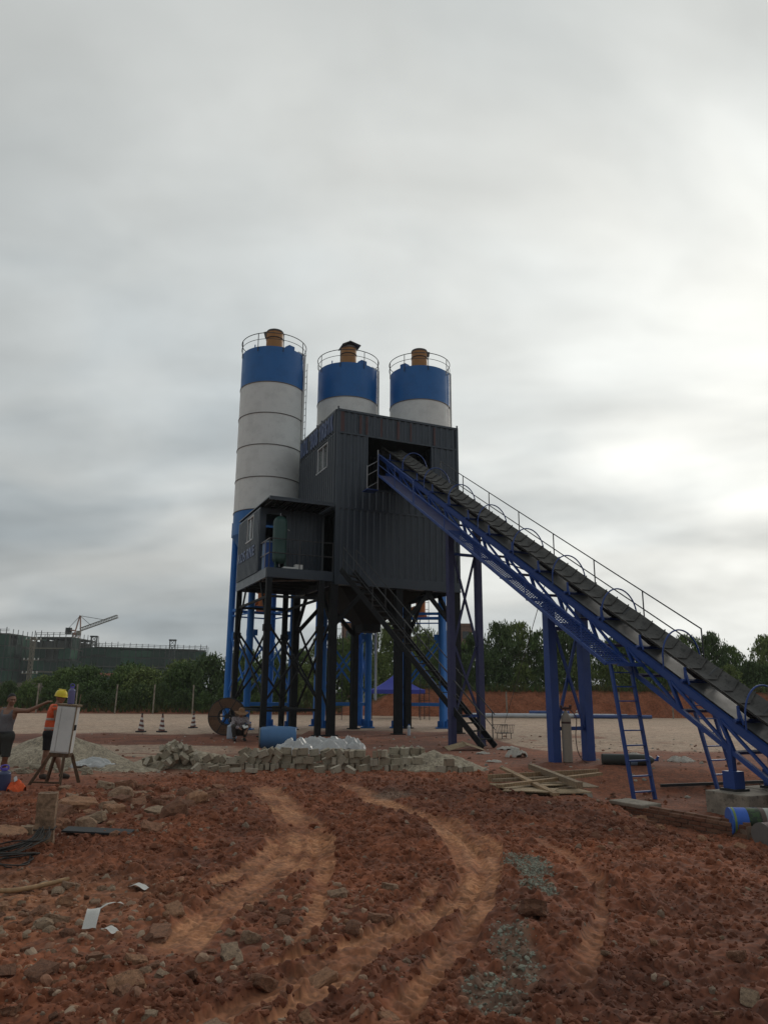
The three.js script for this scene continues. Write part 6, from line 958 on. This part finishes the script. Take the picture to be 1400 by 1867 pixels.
const taken = [];
function stone(label, X, D, s, o = {}) { const m = new THREE.Mesh(o.slab ? pick(slabGeo) : pick(rnd() < 0.6 ? slabGeo : lumpGeo), o.mat ?? pick(stoneMats)); m.name = numbered('stone'); m.position.set(X, gH(X, D) + s * (o.dy ?? 0.12), -D); m.rotation.set(rr(-0.4, 0.4), o.ry ?? rr(0, 6.28), rr(-0.4, 0.4)); m.scale.set(s * (o.sx ?? 1), s * (o.sy ?? rr(0.7, 1)), s * (o.sz ?? 1)); scene.add(m); tag(m, label, 'stone', o.group); taken.push([X, D, s]); }
[['large pale rounded slab lying flat in the left rubble behind the stump', -3.55, 9.75, 0.17, { slab: 1, mat: stoneMats[4], sx: 1.15, sy: 0.8, ry: 0.1 }], ['big pink tilted rubble slab right of the stump', -4.05, 10.55, 0.24, { slab: 1, mat: stoneMats[0], sx: 1.2, sy: 0.7, ry: 0.5 }], ['left one of the pale boulder pair above the rubble', -4.58, 13.1, 0.16, { mat: stoneMats[4] }], ['right one of the pale boulder pair above the rubble', -4.3, 13.2, 0.18, { mat: stoneMats[4] }], ['upright angular brown rock beside the left wheel rut', -0.72, 6.2, 0.075, { slab: 1, mat: stoneMats[3], sy: 1.2 }], ['rock lying alone on the dark soil left of the left rut', -1.95, 8.3, 0.085, { mat: stoneMats[1] }], ['flat tan slab in the rut at the bottom centre', -0.37, 4.92, 0.1, { slab: 1, mat: stoneMats[0], sx: 1.4, sy: 0.5, ry: 0.6 }], ['pinkish flat stone at the bottom edge, centre of the picture', 0.02, 4.48, 0.075, { slab: 1, mat: stoneMats[0], sx: 1.5, sy: 0.5 }], ['pale edge-on slab between the ruts and left rubble', -0.95, 5.24, 0.085, { slab: 1, mat: stoneMats[4], sy: 0.6, sx: 1.3 }], ['dark boulder on the ridge between gravel patches', 1.08, 5.75, 0.11, { mat: stoneMats[3], dy: 0.4 }], ['orange block among stones near the lower left corner', -1.52, 5.15, 0.07, { slab: 1, mat: stoneMats[0] }], ['big tan block at the lower left, below the orange block', -1.45, 4.72, 0.1, { slab: 1, mat: stoneMats[0], sx: 1.2 }], ['brown block near the left edge of the lower rubble', -2.0, 4.85, 0.1, { slab: 1, mat: stoneMats[3] }], ['broad flat brown slab just right of the curled paper', -1.55, 5.72, 0.11, { slab: 1, mat: stoneMats[1], sy: 0.5, sx: 1.3 }], ['orange brick fragment above the curled paper', -1.55, 6.1, 0.08, { slab: 1, mat: stoneMats[0], sx: 1.3, sy: 0.6 }], ['tan slab standing by the lower right corner', 2.05, 4.65, 0.07, { slab: 1, mat: stoneMats[4], sy: 0.6 }], ['pale short slab stood on edge left of the stump', -4.1, 9.2, 0.13, { slab: 1, mat: stoneMats[4], sx: 0.5, sy: 1.2 }], ['long brown slab in the rubble left of the stump', -4.3, 9.0, 0.2, { slab: 1, mat: stoneMats[0], sx: 1.4, sy: 0.35 }]].forEach(([l, X, D, s, o]) => stone(l, X, D, s, o));
const free = (X, D, s) => taken.every(([x, d, r]) => Math.hypot(x - X, d - D) > (r + s) * 0.75);
function scatter(n, label, group, gen, smin_, smax, o) { let c = 0, tries = 0; while (c < n && tries++ < n * 30) { const [X, D] = gen(), s = mix(smin_, smax, Math.pow(rnd(), 2.2)); if (!free(X, D, s) || trackAt(X, D)[1] > 0.3) continue; stone(label, X, D, s, { group, ...o }); c++; } }
scatter(150, 'small reddish stone in the rubble of the lower left foreground', 'stones of the lower left foreground', () => [-3.0 + 2.9 * Math.pow(rnd(), 1.35) + 0.2 * rr(-1, 1), rr(4.2, 7.0)], 0.026, 0.09, {});
scatter(70, 'rubble stone in the heap around the pile stump', 'stones of the left rubble heap', () => { const D = rr(8.9, 13.2); return [rr(Math.max(-5.6, -0.36 * D - 0.6), -2.5), D]; }, 0.06, 0.2, {});
scatter(24, 'small brown stone in the churned soil of the right foreground', 'stones of the right foreground', () => [rr(1.0, 4.2), rr(4.3, 9.5)], 0.03, 0.07, {});
scatter(16, 'pale rubble block behind the workers by the sand', 'rubble behind the workers', () => [rr(-7.6, -5.8), rr(15.6, 16.9)], 0.08, 0.2, { mat: brickMats[1], slab: 1 });
scatter(12, 'stone below the brick footing wall', 'stones by the brick footing', () => [rr(3.6, 5.2), rr(10.6, 12.0)], 0.04, 0.12, {});
function strew(name, label, N, gen, geo, mat, smin_, smax, pw, colf) {
  const im = new THREE.InstancedMesh(geo, mat, N), mt = new THREE.Matrix4(), c = new THREE.Color(); let k = 0, tries = 0;
  while (k < N && tries++ < N * 12) { const r = gen(); if (!r) continue; const [X, D, h] = r, s = mix(smin_, smax, Math.pow(rnd(), pw)); mt.compose(v3(X, h - s * 0.12, -D), new THREE.Quaternion().setFromEuler(new THREE.Euler(rr(0, 6), rr(0, 6), rr(0, 6))), v3(s * rr(0.7, 1.3), s * rr(0.6, 1.1), s * rr(0.7, 1.3))); im.setMatrixAt(k, mt); im.setColorAt(k, c.setRGB(...colf(X, D))); k++; }
  im.count = k; im.name = numbered(name); im.userData.kind = 'stuff'; scene.add(im); tag(im, label, name === 'gravel' ? 'gravel' : 'clods'); return im;
}
const clodM = std([1, 1, 1], { roughness: 1, bumpMap: soilBump, bumpScale: 0.006 });
const genSoil = (d0, d1, bias) => () => { const D = d0 + (d1 - d0) * Math.pow(rnd(), bias), X = rr(-0.56, 0.56) * D * 1.05; const f = groundInfo(X, D); if (rnd() > f.rough * 1.15 - 0.1 || f.sm > 0.35) return null; const cl0 = fbm(X * 1.3, D * 1.3, 5.5, 3); if (rnd() > 0.55 + 1.6 * cl0) return null; return [X, D, f.h]; };
const soilTint = (X, D) => { const k = rnd(), t = rr(0.72, 1.1), c = soilColour(X, D, { sm: 0 }).map((q) => q * 0.8); if (k > 0.965) return [0.24 * t, 0.17 * t, 0.12 * t]; if (k > 0.9) return [0.24 * t, 0.11 * t, 0.065 * t]; return c.map((q) => q * t); };
const cg = [rockGeo(31, 1, 0.8, 0.75), rockGeo(47, 1, 0.7, 1.0), rockGeo(53, 1, 0.85, 0.6)].map((g) => { const q = g.toNonIndexed(); q.computeVertexNormals(); return q; });
strew('soil_clods', 'clods of churned red soil in the foreground', 15000, genSoil(3.6, 10, 1.3), cg[0], clodM, 0.005, 0.034, 3.4, soilTint);
strew('soil_clods', 'angular lumps of churned red soil in the foreground', 9000, genSoil(3.6, 12, 1.3), cg[1], clodM, 0.006, 0.038, 3.4, soilTint);
strew('soil_clods', 'clods of churned red soil in front of the brick piles', 9000, genSoil(8, 17.5, 1.0), cg[2], clodM, 0.014, 0.06, 3.2, soilTint);
strew('gravel', 'grey green gravel spilled beside the right wheel rut', 3000, () => { const a = rnd() < 0.5, X = a ? rr(0.9, 1.9) : rr(0.2, 1.3), D = a ? rr(6.2, 8.8) : rr(4.1, 6.2), g = gravelAt(X, D); return rnd() < g * (D > 6.2 ? 0.9 : 0.25) ? [X, D, gH(X, D)] : null; }, cg[1], std([1, 1, 1], { roughness: 1 }), 0.005, 0.017, 2, () => { const t = rr(0.6, 1.25); return [0.25 * t, 0.255 * t, 0.2 * t]; });
const fragTint = () => { const t = rr(0.7, 1.1), c = pick([[0.45, 0.24, 0.14], [0.36, 0.18, 0.11], [0.42, 0.27, 0.18], [0.46, 0.33, 0.23]]); return c.map((q) => q * t * 0.82); };
strew('rubble_fragments', 'small broken stone fragments in the lower left foreground and left rubble', 900, () => { const a = rnd() < 0.75, D = a ? rr(4.1, 7.2) : rr(9, 13), X = a ? -3.1 + 3.1 * Math.pow(rnd(), 1.4) : rr(-5, -2.4); if (trackAt(X, D)[1] > 0.3) return null; return [X, D, gH(X, D) - 0.003]; }, cg[1], clodM, 0.012, 0.05, 2, fragTint);
// litter of pale crumbs across the mid yard
strew('soil_clods', 'scattered crumbs of earth and mortar across the middle yard', 1500, () => { const D = 16 + 13 * Math.pow(rnd(), 1.4), X = rr(-0.5, 0.5) * D; return [X, D, gH(X, D)]; }, cg[0], clodM, 0.012, 0.07, 4, () => { const t = rr(0.6, 1.2); return rnd() < 0.35 ? [0.4 * t, 0.36 * t, 0.3 * t] : [0.22 * t, 0.11 * t, 0.07 * t]; });

scene.traverse((o) => { if (o.isMesh) { o.castShadow = true; o.receiveShadow = true; } });
renderer.render(scene, camera);
